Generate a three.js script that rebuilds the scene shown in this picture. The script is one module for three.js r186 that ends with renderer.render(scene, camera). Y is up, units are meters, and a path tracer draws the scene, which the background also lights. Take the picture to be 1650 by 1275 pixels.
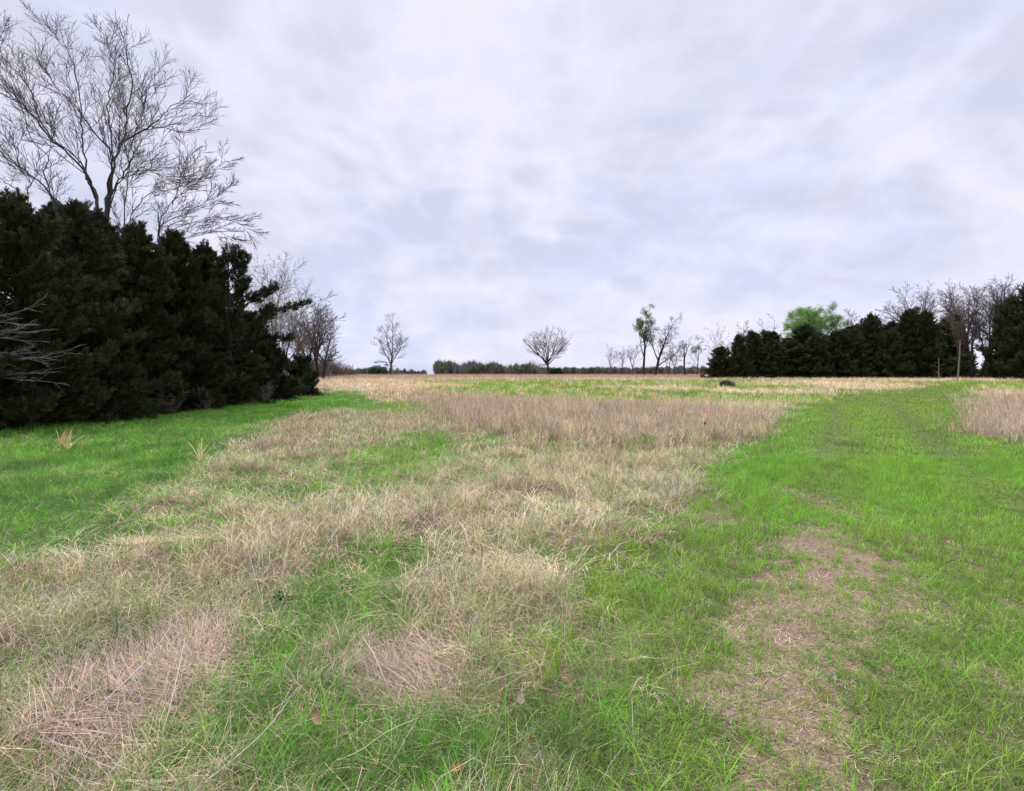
import * as THREE from 'three';
import { mergeGeometries } from 'three/addons/utils/BufferGeometryUtils.js';

// ---------------------------------------------------------------- camera, sky, sun, exposure
const scene = new THREE.Scene();
const camera = new THREE.PerspectiveCamera(70.02, 1650 / 1275, 0.1, 4000);
camera.position.set(0, 1.6, 0);
camera.rotation.set(-Math.atan(32.5 / 910), 0, 0);
const renderer = new THREE.WebGLRenderer({ antialias: true });
renderer.toneMapping = THREE.LinearToneMapping;
renderer.toneMappingExposure = 2.1;
renderer.shadowMap.enabled = true;

function mulberry(a) { return () => { a = (a + 0x6d2b79f5) | 0; let t = Math.imul(a ^ (a >>> 15), 1 | a); t = (t + Math.imul(t ^ (t >>> 7), 61 | t)) ^ t; return ((t ^ (t >>> 14)) >>> 0) / 4294967296; }; }
const lerp = (a, b, t) => a + (b - a) * t, clamp = (x, a = 0, b = 1) => Math.min(b, Math.max(a, x));
const sstep = (a, b, x) => { const t = clamp((x - a) / (b - a)); return t * t * (3 - 2 * t); };
function hash2(i, j) { let h = Math.imul(i, 374761393) ^ Math.imul(j, 668265263); h = Math.imul(h ^ (h >>> 13), 1274126177); h ^= h >>> 16; return (h >>> 0) / 4294967296; }
function noise(x, y) {                                             // value noise, -1 to 1
  const i = Math.floor(x), j = Math.floor(y), u = x - i, v = y - j, s = u * u * (3 - 2 * u), t = v * v * (3 - 2 * v);
  return lerp(lerp(hash2(i, j), hash2(i + 1, j), s), lerp(hash2(i, j + 1), hash2(i + 1, j + 1), s), t) * 2 - 1;
}
function fbm(x, y, n = 4) { let s = 0, a = 0.5; for (let k = 0; k < n; k++) { s += a * noise(x, y); const c = x * 1.6 - y * 1.2; y = x * 1.2 + y * 1.6 + 7.3; x = c + 3.1; a *= 0.5; } return s; }

{ // overcast sky: a mottled cloud sheet over bluish gaps, brighter overhead as overcast skies are, boosted further there to light the ground
  const W = 2048, H = 1024, data = new Float32Array(W * H * 4);
  for (let r = 0; r < H; r++) {
    const up = ((r + 0.5) / H - 0.5) * Math.PI, y = Math.sin(up), c = Math.cos(up);
    for (let k = 0; k < W; k++) {
      const a = ((k + 0.5) / W - 0.5) * 2 * Math.PI, o = (r * W + k) * 4;
      let R = 0.2, G = 0.2, B = 0.14;
      if (y > -0.01) {
        const q = 1 / (Math.max(y, 0) + 0.4), px = c * Math.cos(a) * q, pz = c * Math.sin(a) * q;
        const wx = fbm(px * 1.1 + 11, pz * 1.1 + 4, 4), wz = fbm(px * 1.1 - 7, pz * 1.1 + 19, 4);
        const big = fbm(px * 1.3 + 1.1 * wx + 31, pz * 1.3 + 1.1 * wz + 5, 4);
        const mid = fbm(px * 5.5 + 1.5 * wx + 3, pz * 5.5 + 1.5 * wz + 9, 5);
        let puff = 0; for (let k = 0, f = 7.5, w = 0.6; k < 4; k++, f *= 2.1, w *= 0.5) puff += w * (0.55 - 1.3 * Math.abs(noise(px * f + 2.4 * wx + 5 * k, pz * f + 2.4 * wz + 3 * k)));
        const fine = 1.0 * puff + 0.6 * fbm(px * 11 + 2 * wz, pz * 11 + 2 * wx + 40, 5);
        const hz = sstep(0.3, 0.0, y);                             // thinner contrast towards the horizon
        const t = clamp(0.42 + (big * 0.55 + mid * 0.75 + fine * 0.75) * lerp(1, 0.6, hz));
        const blue = sstep(0.2, -0.5, big + 0.6 * mid);
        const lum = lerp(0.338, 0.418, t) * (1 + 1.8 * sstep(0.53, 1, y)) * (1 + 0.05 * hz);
        R = lum * lerp(0.99, 0.89, blue * 0.7); G = lum * lerp(0.985, 0.975, blue); B = lum * lerp(1.19, 1.25, blue);
      }
      data[o] = R; data[o + 1] = G; data[o + 2] = B; data[o + 3] = 1;
    }
  }
  const t = new THREE.DataTexture(data, W, H, THREE.RGBAFormat, THREE.FloatType);
  t.mapping = THREE.EquirectangularReflectionMapping; t.magFilter = THREE.LinearFilter; t.needsUpdate = true;
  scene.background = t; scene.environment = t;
}
const sun = new THREE.DirectionalLight(new THREE.Color(1, 0.97, 0.9), 1.5);   // the sun's glow through the cloud, high beyond the left grove
sun.position.set(-45, 90, -50); sun.target.position.set(0, 0, -20); sun.castShadow = true; sun.shadow.radius = 20;
Object.assign(sun.shadow.camera, { left: -90, right: 90, top: 90, bottom: -90, near: 1, far: 320 });
scene.add(sun, sun.target);

// ---------------------------------------------------------------- helpers
const taken = new Map();
function numbered(n) { const k = taken.get(n) ?? 0; taken.set(n, k + 1); return k ? n + '_' + String(k).padStart(3, '0') : n; }
function tag(o, label, category, group, kind) { if (label) o.userData.label = label; if (category) o.userData.category = category; if (group) o.userData.group = group; if (kind) o.userData.kind = kind; return o; }
function base(name, [x, y, z], label, category, group, kind) { const o = new THREE.Group(); o.name = numbered(name); o.position.set(x, y, z); scene.add(o); return tag(o, label, category, group, kind); }
function shade(m) { m.castShadow = m.receiveShadow = true; return m; }

const hBase = (d) => 1.25 * sstep(12, 85, d) + 0.2 * sstep(85, 140, d) - 1.3 * sstep(165, 320, d);
function inPoly(P, x, y) { let c = false; for (let i = 0, j = P.length - 1; i < P.length; j = i++) { const [a, b] = P[i], [e, f] = P[j]; if (b > y !== f > y && x < ((e - a) * (y - b)) / (f - b) + a) c = !c; } return c; }

class MB {                                                          // collects tubes and blades into one mesh
  constructor() { this.p = []; this.n = []; this.c = []; this.i = []; this.u = []; }
  tube(pts, rad, sides, col) {
    const m = pts.length, T = new THREE.Vector3(), A = new THREE.Vector3(), B = new THREE.Vector3(), first = this.p.length / 3;
    let v = 0;
    for (let k = 0; k < m; k++) {
      T.subVectors(pts[Math.min(k + 1, m - 1)], pts[Math.max(k - 1, 0)]).normalize();
      if (!k) A.set(Math.abs(T.y) > 0.9 ? 1 : 0, Math.abs(T.y) > 0.9 ? 0 : 1, 0);
      A.addScaledVector(T, -A.dot(T)).normalize(); B.crossVectors(T, A);
      if (k) v += pts[k].distanceTo(pts[k - 1]);
      for (let s = 0; s < sides; s++) {
        const a = (s / sides) * 2 * Math.PI, ca = Math.cos(a), sa = Math.sin(a), r = rad[k];
        const nx = A.x * ca + B.x * sa, ny = A.y * ca + B.y * sa, nz = A.z * ca + B.z * sa;
        this.p.push(pts[k].x + nx * r, pts[k].y + ny * r, pts[k].z + nz * r); this.n.push(nx, ny, nz); this.c.push(...col); this.u.push((s / sides) * Math.max(1, Math.round(rad[0] * 12)), v);
      }
    }
    for (let k = 0; k < m - 1; k++) for (let s = 0; s < sides; s++) {
      const a = first + k * sides + s, b = first + k * sides + ((s + 1) % sides);
      this.i.push(a, b, b + sides, a, b + sides, a + sides);
    }
  }
  tri(a, b, c, col) { const f = this.p.length / 3; this.p.push(...a, ...b, ...c); for (let k = 0; k < 3; k++) { this.c.push(...col); this.u.push(0, 0); } this.i.push(f, f + 1, f + 2); this.flat = true; }
  geo() {
    const g = new THREE.BufferGeometry();
    g.setAttribute('position', new THREE.Float32BufferAttribute(this.p, 3)); g.setAttribute('color', new THREE.Float32BufferAttribute(this.c, 3)); g.setAttribute('uv', new THREE.Float32BufferAttribute(this.u, 2));
    g.setIndex(this.i); if (this.flat) g.computeVertexNormals(); else g.setAttribute('normal', new THREE.Float32BufferAttribute(this.n, 3));
    return g;
  }
  build(name, mat, parent) { const m = shade(new THREE.Mesh(this.geo(), mat)); m.name = name; (parent ?? scene).add(m); return m; }
}
const V = (x, y, z) => new THREE.Vector3(x, y, z);

// ---------------------------------------------------------------- materials
function barkTexture() {
  const n = 256, d = new Uint8Array(n * n * 4);
  for (let y = 0; y < n; y++) for (let x = 0; x < n; x++) {
    const s = noise(x * 0.19, y * 0.035) * 0.5 + noise(x * 0.45 + 9, y * 0.09) * 0.3 + noise(x * 0.9, y * 0.5) * 0.2, k = (y * n + x) * 4, v = clamp(0.66 + 0.34 * s) * 255;
    d[k] = d[k + 1] = d[k + 2] = v; d[k + 3] = 255;
  }
  const t = new THREE.DataTexture(d, n, n); t.magFilter = THREE.LinearFilter; t.wrapS = t.wrapT = THREE.RepeatWrapping; t.needsUpdate = true; return t;
}
const barkTex = barkTexture();
const M = {
  bark: new THREE.MeshStandardMaterial({ roughness: 0.95, vertexColors: true, map: barkTex, bumpMap: barkTex, bumpScale: 0.02 }),
  twig: new THREE.MeshStandardMaterial({ roughness: 0.95, vertexColors: true }),
  leaf: new THREE.MeshPhysicalMaterial({ roughness: 1, transmission: 0.4, thickness: 0, specularIntensity: 0.15, vertexColors: true, side: THREE.DoubleSide }),
  needle: new THREE.MeshStandardMaterial({ roughness: 0.9, vertexColors: true, side: THREE.DoubleSide }),
  blade: new THREE.MeshPhysicalMaterial({ roughness: 1, transmission: 0.5, thickness: 0, specularIntensity: 0.25, vertexColors: true, side: THREE.DoubleSide }),
  straw: new THREE.MeshPhysicalMaterial({ roughness: 1, transmission: 0.2, thickness: 0, specularIntensity: 0.2, vertexColors: true, side: THREE.DoubleSide }),
};

// ---------------------------------------------------------------- the plan of the meadow, in metres [x, distance ahead]
const PATH = [[0.3, 1.96], [0.42, 2.12], [0.72, 2.72], [0.66, 3.38], [0.77, 4.3], [1.7, 5.9], [2.86, 8.78], [4.79, 12.41], [6.77, 15.23], [11.26, 23.4], [18.73, 33.72], [27.9, 42.65], [35.74, 48.9], [45.01, 57.3], [48.79, 57.3], [28.81, 34.34], [13, 15.87], [12.34, 13.56], [11.11, 9.35], [7.21, 3.64], [3.93, 1.96]];
const VERGE = [[-17.97, 14.49], [-5.07, 4.05], [-4.01, 4.37], [-4.23, 5.49], [-4.48, 7.42], [-5.66, 10.36], [-6.98, 16.04], [-8.31, 21.56], [-7.55, 24.07], [-4.51, 22.14], [-7.2, 29.87], [-10.36, 40.1], [-14.16, 40.9], [-13.03, 34.34], [-14.55, 26.71], [-14.91, 21], [-15.05, 16.56]];
const MIDSTRIP = [[-7.39, 29.87], [-7.23, 24.78], [-3.61, 15.23], [-2.12, 9.35], [-1.31, 8.78], [-0.83, 11.61], [-1.96, 16.93], [-4.11, 24.07]];
const STAND = [[-6.4, 31.43], [-3.22, 23.4], [-1.24, 17.31], [0.37, 13.31], [2.28, 11.8], [3.64, 12], [5.12, 13.08], [6.58, 14.92], [8.89, 19], [9.14, 22.14], [5.14, 26.71], [0.86, 31.43], [-5.09, 37.01], [-8.46, 38.48]];
const RSTAND = [[12.81, 15.7], [29.34, 34.34], [37.86, 38.48], [34.77, 24.78], [13.17, 9.35], [11.78, 12.2]];
const BARE = [[3.01, 5.9], [2.33, 5.25], [1.71, 4.05], [1.2, 3.3], [0.95, 2.83], [0.95, 2.48], [0.63, 2.12], [0.54, 1.96], [1.12, 1.96], [1.31, 2.24], [1.53, 2.62], [1.78, 3.15], [2.48, 3.94], [3.23, 5.25], [3.3, 5.9]];
// [x, distance, half width, half depth, strength, what]
const SPOTS = [
  [-1.96, 2.99, 0.31, 0.52, 1.3, 'mat'], [-0.55, 2.99, 0.26, 0.29, 1.0, 'mat'], [-1.65, 2.24, 0.2, 0.13, 0.7, 'mat'], [0.68, 3.5, 0.15, 0.24, 0.6, 'mat'], [0.09, 2.28, 0.09, 0.15, 0.8, 'bare'], [0.08, 2.95, 0.08, 0.25, .5, 'bare'],
  [-0.24, 4.89, 0.59, 1.66, 0.9, 'dry'], [-1.93, 5.9, 0.71, 1.55, 0.9, 'dry'], [-2.16, 4.58, 0.4, 0.91, 0.7, 'dry'], [-6.06, 16.93, 2.05, 6.08, 0.9, 'dry'], [-3.13, 4.05, 0.67, 0.59, 0.7, 'dry'], [-2.83, 3.22, 0.28, 0.45, 0.5, 'dry'], [0.18, 6.43, 0.78, 1.51, 0.5, 'dry'], [1.39, 9.35, 1.23, 1.89, 0.6, 'dry'], [-3.08, 16.93, 0.65, 2.66, 0.6, 'dry'], [1.93, 7.42, 0.41, 0.97, .5, 'dry'], [-0.02, 3.84, 0.38, 0.42, .6, 'dry'], [-1.18, 6.43, 0.57, 1.19, .3, 'dry'],
  [-1.2, 4.81, 0.48, 0.49, 0.9, 'green'], [-1.15, 3.89, 0.3, 0.32, 0.8, 'green'], [-0.49, 2.36, 0.44, 0.26, 1.6, 'green'], [0.01, 2.34, 0.28, 0.24, 1.0, 'green'], [0.34, 2.21, 0.22, 0.17, 0.9, 'green'], [-1.33, 3.02, 0.18, 0.6, 0.9, 'green'], [-0.5, 3.55, 0.35, 0.25, 0.6, 'green'], [0.62, 3.84, 0.21, 0.42, 1.2, 'lime'], [0.97, 4.73, 0.31, 0.64, 0.8, 'lime'], [0.15, 2.99, 0.23, 0.29, 0.6, 'lime'], [-2.7, 4.81, 0.32, 0.41, 0.8, 'green'], [0.51, 2.62, 0.26, 0.29, 0.5, 'green'], [-2.08, 10.75, 0.83, 3.47, .6, 'green'], [0.32, 5.25, 0.17, 0.58, .7, 'green'], [-0.87, 2.32, 0.23, 0.23, .7, 'green'], [0.6, 2.28, 0.18, 0.18, .5, 'green'], [-2.1, 2.62, 0.26, 0.19, .4, 'green'], [2.55, 13.19, 0.58, 1.68, 0.6, 'green'],
  [3.86, 7.42, 0.13, 1.17, 0.55, 'bare'], [2.37, 6.57, 0.36, 0.67, 0.6, 'bare'], [2.68, 3.78, 0.25, 0.41, 0.35, 'bare'], [2.53, 2.99, 0.13, 0.25, 0.4, 'bare'], [3.08, 4.43, 0.24, 0.42, .4, 'bare'],
  [7.73, 12.62, 0.35, 0.65, 0.8, 'tall'],
];
// wheel ruts worn into the mown track: [x, distance]
const RUTS = [[[15.28, 26.71], [8.71, 15.23], [5.32, 9.35], [3.95, 7.06]], [[18.08, 26.71], [11.16, 15.23], [7.59, 9.35], [5.81, 6.43]]];
function rutAt(x, d) {
  let best = 9;
  for (const L of RUTS) for (let k = 1; k < L.length; k++) {
    const [a, b] = L[k - 1], [e, f] = L[k], t = clamp(((x - a) * (e - a) + (d - b) * (f - b)) / ((e - a) ** 2 + (f - b) ** 2));
    best = Math.min(best, Math.hypot(x - a - t * (e - a), d - b - t * (f - b)));
  }
  return Math.max(0, 1 - best / 0.6);
}
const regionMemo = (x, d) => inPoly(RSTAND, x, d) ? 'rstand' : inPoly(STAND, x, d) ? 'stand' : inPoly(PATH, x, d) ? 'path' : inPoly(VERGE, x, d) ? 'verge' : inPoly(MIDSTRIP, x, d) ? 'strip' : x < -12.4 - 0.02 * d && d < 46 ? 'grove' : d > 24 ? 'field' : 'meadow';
function region(x, d, j1 = 0, j2 = 0) {
  const a = 0.16 + 0.03 * d;
  const wx = x + a * (1.3 * fbm(x * 0.7, d * 0.7, 2) + j1), wd = d + a * (1.3 * fbm(x * 0.7 + 50, d * 0.7 + 20, 2) + j2);
  return regionMemo(wx, wd);
}
function spots(x, d) {
  const s = { mat: 0, dry: 0, green: 0, lime: 0, bare: 0, tall: 0 };
  const j = 1 + 0.55 * fbm(x * 1.7 + 3, d * 1.7, 3);
  for (const [a, b, w, h, k, what] of SPOTS) { const r = ((x - a) / w) ** 2 + ((d - b) / h) ** 2; if (r < 4) s[what] += k * sstep(2.0, 0.25, r * j); }
  return s;
}
function height(x, d) {                                             // ground height, with the hummocks of the rough grass
  let h = hBase(d);
  if (d > 0 && d < 45) { const r = regionMemo(x, d); h += (r === 'path' || r === 'verge' ? 0.025 * fbm(x * 1.1, d * 1.1, 3) : 0.2 * Math.max(0, fbm(x * 1.3 + 17, d * 1.3 + 5, 3)) + 0.05 * fbm(x * 4, d * 4, 2)) * sstep(45, 25, d); }
  return h;
}

// ---------------------------------------------------------------- ground
{
  const n = 1024, cv = document.createElement('canvas'); cv.width = cv.height = n;
  const g = cv.getContext('2d'), R = mulberry(5);
  g.fillStyle = 'rgb(205,200,190)'; g.fillRect(0, 0, n, n);
  for (let k = 0; k < 26000; k++) {
    const x = R() * n, y = R() * n, a = R() * 6.28, l = 6 + R() * 34, v = R();
    g.strokeStyle = v < 0.3 ? `rgba(${90 + R() * 40},${84 + R() * 36},${76 + R() * 30},0.5)` : v < 0.8 ? `rgba(${225 + R() * 30},${220 + R() * 30},${208 + R() * 35},0.6)` : `rgba(${165 + R() * 40},${160 + R() * 30},${145 + R() * 30},0.6)`;
    g.lineWidth = 0.8 + R() * 1.8; g.beginPath();
    for (const ox of [0, -n, n]) { g.moveTo(x + ox, y); g.quadraticCurveTo(x + ox + Math.cos(a) * l * 0.5 + R() * 6, y + Math.sin(a) * l * 0.5, x + ox + Math.cos(a) * l, y + Math.sin(a) * l); }
    g.stroke();
  }
  const tex = new THREE.CanvasTexture(cv); tex.colorSpace = THREE.SRGBColorSpace; tex.wrapS = tex.wrapT = THREE.RepeatWrapping;
  const bump = new THREE.CanvasTexture(cv); bump.wrapS = bump.wrapT = THREE.RepeatWrapping;
  const rings = [0]; for (let r = 0.4; r < 2600; r *= 1.03) rings.push(r);
  const S = 420, p = [], c = [], u = [], idx = [];
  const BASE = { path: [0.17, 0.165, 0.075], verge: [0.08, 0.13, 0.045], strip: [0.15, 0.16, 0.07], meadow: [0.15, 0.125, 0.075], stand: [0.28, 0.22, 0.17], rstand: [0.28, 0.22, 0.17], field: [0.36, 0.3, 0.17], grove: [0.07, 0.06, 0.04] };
  for (const r of rings) for (let s = 0; s <= S; s++) {
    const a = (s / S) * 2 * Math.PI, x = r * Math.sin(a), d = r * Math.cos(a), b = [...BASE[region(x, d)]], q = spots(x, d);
    if (d < 30) { const t = clamp(Math.max(q.bare, q.mat * 0.8, inPoly(BARE, x + 0.5 * fbm(x * 1.3 + 17, d * 1.3 + 5, 3), d) ? 0.75 : 0)); [0.38, 0.275, 0.21].forEach((v, k) => { b[k] = lerp(b[k], v, t); }); const e = clamp(q.green + q.lime); [0.12, 0.17, 0.05].forEach((v, k) => { b[k] = lerp(b[k], v, e * 0.7); }); }
    if (d < 40 && d > 0 && Math.abs(x) < 40) { const rg = regionMemo(x, d), t = rg === 'meadow' || rg === 'strip' ? sstep(-0.15, 0.3, fbm(x * 1.3 + 17, d * 1.3 + 5, 3)) : 0; [0.34, 0.26, 0.18].forEach((v, k) => { b[k] = lerp(b[k], v, t * 0.85); }); }
    const m = 1 + 0.35 * fbm(x * 0.8, d * 0.8, 3);
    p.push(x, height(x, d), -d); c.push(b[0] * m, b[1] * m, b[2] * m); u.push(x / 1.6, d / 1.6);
  }
  for (let k = 0; k < rings.length - 1; k++) for (let s = 0; s < S; s++) { const a = k * (S + 1) + s, b = a + S + 1; idx.push(a, b + 1, b); if (k) idx.push(a, a + 1, b + 1); }
  const geo = new THREE.BufferGeometry();
  geo.setAttribute('position', new THREE.Float32BufferAttribute(p, 3)); geo.setAttribute('color', new THREE.Float32BufferAttribute(c, 3)); geo.setAttribute('uv', new THREE.Float32BufferAttribute(u, 2));
  geo.setIndex(idx); geo.computeVertexNormals();
  const m = shade(new THREE.Mesh(geo, new THREE.MeshStandardMaterial({ map: tex, bumpMap: bump, bumpScale: 0.02, roughness: 1, vertexColors: true, side: THREE.DoubleSide })));
  m.name = 'ground'; scene.add(m); tag(m, 'meadow ground of earth and dead thatch under the grass', 'ground', null, 'structure');
}

// ---------------------------------------------------------------- bare trees
const GREY = [0.1, 0.088, 0.082], DARK = [0.055, 0.046, 0.042], PALE = [0.3, 0.25, 0.21], BROWN = [0.13, 0.092, 0.075];
function wander(start, dir, len, segs, wig, up, R, out) {          // points of a branch that wanders and bends upwards (or towards out)
  const pts = [start.clone()], d = dir.clone().normalize(), p = start.clone();
  for (let k = 0; k < segs; k++) {
    d.x += (R() - 0.5) * wig; d.y += (R() - 0.5) * wig + up; d.z += (R() - 0.5) * wig;
    if (out) d.addScaledVector(out, 0.06);
    d.normalize(); p.addScaledVector(d, len / segs); pts.push(p.clone());
  }
  return pts;
}
const lenOf = (pts) => { let s = 0; for (let k = 1; k < pts.length; k++) s += pts[k].distanceTo(pts[k - 1]); return s; };
function along(pts, t) { const f = t * (pts.length - 1), k = Math.min(pts.length - 2, Math.floor(f)), v = pts[k].clone().lerp(pts[k + 1], f - k); return [v, pts[k + 1].clone().sub(pts[k]).normalize()]; }
const SIDES = [8, 6, 4, 3, 3];
// o: n children per level, len per level, ang per level, wig, up, rmin, col; mbs[level] takes the tubes; tips collects twig ends
function grow(mbs, pts, r0, r1, level, o, R, tips) {
  const m = pts.length, rad = pts.map((_, k) => lerp(r0, r1, Math.pow(k / (m - 1), 0.8)));
  mbs[Math.min(level, mbs.length - 1)].tube(pts, rad, SIDES[level], o.col);
  if (tips && level >= o.n.length - 1) tips.push([pts[m - 1].clone(), pts[m - 1].clone().sub(pts[m - 2]).normalize()]);
  if (level >= o.n.length) return;
  const L = lenOf(pts), n = Math.max(1, Math.round(o.n[level] * (0.75 + 0.5 * R())));
  let az = R() * 6.28;
  for (let k = 0; k < n; k++) {
    const t = lerp(o.from?.[level] ?? 0.25, 1, (k + R() * 0.8) / n), [p, d] = along(pts, Math.min(t, 0.999));
    az += 2.4 + (R() - 0.5) * 0.8;
    const side = V(Math.cos(az), 0.25 * (R() - 0.3), Math.sin(az)); side.addScaledVector(d, -side.dot(d)).normalize();
    const ang = o.ang[level] * (0.7 + 0.6 * R()), dir = d.clone().multiplyScalar(Math.cos(ang)).addScaledVector(side, Math.sin(ang));
    const len = (o.len[level] * (typeof o.abs === 'undefined' ? L : 1)) * (1 - (o.abs ? 0.58 : 0.45) * t) * (0.65 + 0.7 * R()), ra = Math.max(o.rmin, lerp(r0, r1, t) * (o.thin ?? 0.6));
    grow(mbs, wander(p, dir, len, level < 1 ? 6 : level < 2 ? 4 : 3, o.wig * (0.6 + 0.25 * level), o.up[level], R), ra, Math.max(o.rmin * 0.6, ra * 0.3), level + 1, o, R, tips);
  }
}
function leafGeometry(seed, n, size, spread) {                     // a loose spray of small leaves
  const R = mulberry(seed), b = new MB();
  for (let k = 0; k < n; k++) {
    const c = V(R() - 0.5, R() - 0.5, R() - 0.5).multiplyScalar(2 * spread), a = V(R() - 0.5, R() - 0.5, R() - 0.5).normalize().multiplyScalar(size * (0.6 + 0.8 * R())), q = V(R() - 0.5, R() - 0.5, R() - 0.5).cross(a).normalize().multiplyScalar(size * 0.33), v = 0.75 + 0.5 * R();
    const A = c.clone().sub(a), B = c.clone().add(a), C = c.clone().add(q), D = c.clone().sub(q);
    b.tri(A.toArray(), C.toArray(), B.toArray(), [v, v, v * 0.9]); b.tri(A.toArray(), B.toArray(), D.toArray(), [v, v, v * 0.9]);
  }
  return b.geo();
}
const LEAVES = [1, 2, 3].map((s) => leafGeometry(70 + s, 26, 0.085, 0.3));
function leaves(root, spotsAt, col, R, name = 'foliage', scale = 1) {
  const per = [[], [], []]; spotsAt.forEach((p) => per[Math.floor(R() * 3)].push(p));
  per.forEach((list, k) => {
    if (!list.length) return;
    const im = shade(new THREE.InstancedMesh(LEAVES[k], M.leaf, list.length)), q = new THREE.Quaternion(), m = new THREE.Matrix4(), c = new THREE.Color(), e = new THREE.Euler();
    list.forEach((p, i) => { const s = scale * (0.6 + 0.8 * R()), v = 0.65 + 0.7 * R(); im.setMatrixAt(i, m.compose(p, q.setFromEuler(e.set(R() * 6, R() * 6, R() * 6)), V(s, s, s))); im.setColorAt(i, c.setRGB(col[0] * v * (0.85 + 0.3 * R()), col[1] * v, col[2] * v)); });
    im.name = name; root.add(im); tag(im, null, null, null, 'stuff');
  });
}
// a whole tree from a seed: trunk up to the fork, then limbs
function bareTree(name, label, [x, d, H], o, seed, group) {
  const R = mulberry(seed), y0 = height(x, d) - 0.1, root = base(name, [x, y0, -d], label, 'tree', group), tr = new MB(), lb = new MB(), tw = new MB(), tips = [];
  const fork = H * (o.fork ?? 0.3), r = o.r ?? H * 0.018;
  const trunk = wander(V(0, -0.3, 0), V(o.lean ?? 0, 1, 0), fork + 0.3, 5, 0.12, 0.02, R);
  tr.tube(trunk, trunk.map((_, k) => r * lerp(1.35, 0.85, Math.pow(k / 5, 0.6))), 9, o.col);
  const top = trunk[trunk.length - 1], limbs = o.limbs ?? 4;
  const g = { n: o.n ?? [7, 5, 4], len: o.len ?? [0.5, 0.5, 0.5], ang: o.ang ?? [0.7, 0.75, 0.8], up: o.up ?? [0.05, 0.03, 0.02], wig: o.wig ?? 0.35, rmin: o.rmin ?? 0.012, col: o.twigCol ?? o.col, thin: 0.55, from: o.from };
  for (let k = 0; k < limbs; k++) {
    const az = (k / limbs) * 6.28 + R() * 1.1, sp = (k === 0 ? 0.3 : 1) * (o.spread ?? 0.6) * (0.7 + 0.6 * R()), tilt = o.fan ? ((k + 0.5) / limbs - 0.5) * 2 * o.fan + (R() - 0.5) * 0.15 : 0;
    const dir = o.fan ? V(Math.sin(tilt), Math.cos(tilt), (R() - 0.5) * 1.1 * o.fan) : V(Math.cos(az) * sp + (o.lean ?? 0), 1, Math.sin(az) * sp);
    const from = o.fan ? along(trunk, 0.999 - 0.35 * Math.abs(tilt / o.fan) * R())[0] : k < 2 ? top : along(trunk, 0.55 + 0.42 * R())[0];
    grow([lb, tw, tw], wander(from, dir, (H - fork) * (o.fan ? (o.reach ?? 0.82) + 0.2 * R() : k === 0 ? 1 : 0.72 + 0.25 * R()), 8, g.wig * 0.7, o.rise ?? 0.04, R), r * (k === 0 ? 0.75 : 0.55), r * 0.1, 0, g, R, tips);
  }
  if (o.low) for (let k = 0; k < o.low; k++) { const [p] = along(trunk, 0.35 + 0.5 * R()), az = R() * 6.28; grow([lb, tw, tw], wander(p, V(Math.cos(az), 0.1, Math.sin(az)), H * 0.25, 6, 0.4, -0.02, R), r * 0.3, r * 0.06, 0, g, R, tips); }
  tr.build('trunk', M.bark, root); lb.build('limb', M.bark, root); tag(tw.build('twigs', M.twig, root), null, null, null, 'stuff');
  return { root, tips, R };
}

// the three bare trees of the left grove: their main limbs are set out one by one
function limbTree(name, label, foot, limbs, col, o, seed) {
  const R = mulberry(seed), [fx, fd] = foot, y0 = height(fx, fd) - 0.1, root = base(name, [fx, y0, -fd], label, 'tree', 'bare trees rising out of the left grove'), tw = new MB();
  limbs.forEach(([pts, ra, rb], k) => {
    const r0 = ra * 0.46, r1 = rb * (k < o.trunks ? 0.46 : 0.75);
    const out = [], raw = pts.map(([x, y, z], i) => V(x - fx, y - y0, z + fd));
    const curve = new THREE.CatmullRomCurve3(raw), n = raw.length * 3;
    for (let i = 0; i <= n; i++) { const p = curve.getPoint(i / n); if (i > 1 && i < n) { p.x += (R() - 0.5) * 0.1; p.y += (R() - 0.5) * 0.08; p.z += (R() - 0.5) * 0.16; } out.push(p); }
    const lb = new MB();
    if (k < o.trunks) {
      lb.tube(out, out.map((_, i) => lerp(r0, r1, i / n)), 10, col); lb.build('trunk', M.bark, root);
    } else {
      const L = lenOf(out), g = { ...o, col, abs: true, n: [Math.round(o.per * L), ...o.n], from: [0.12, 0.15, 0.1] };
      grow([lb, tw, tw], out, r0, r1, 0, g, R); lb.build('limb', M.bark, root);
    }
  });
  tag(tw.build('twigs', M.twig, root), null, null, null, 'stuff');
}
const tall = { trunks: 2, per: 1.9, n: [6, 5], len: [2.35, 1.05, 0.55], ang: [0.5, 0.5, 0.52], up: [0.06, 0.045, 0.02], wig: 0.2, rmin: 0.008, thin: 0.5 };
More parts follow.
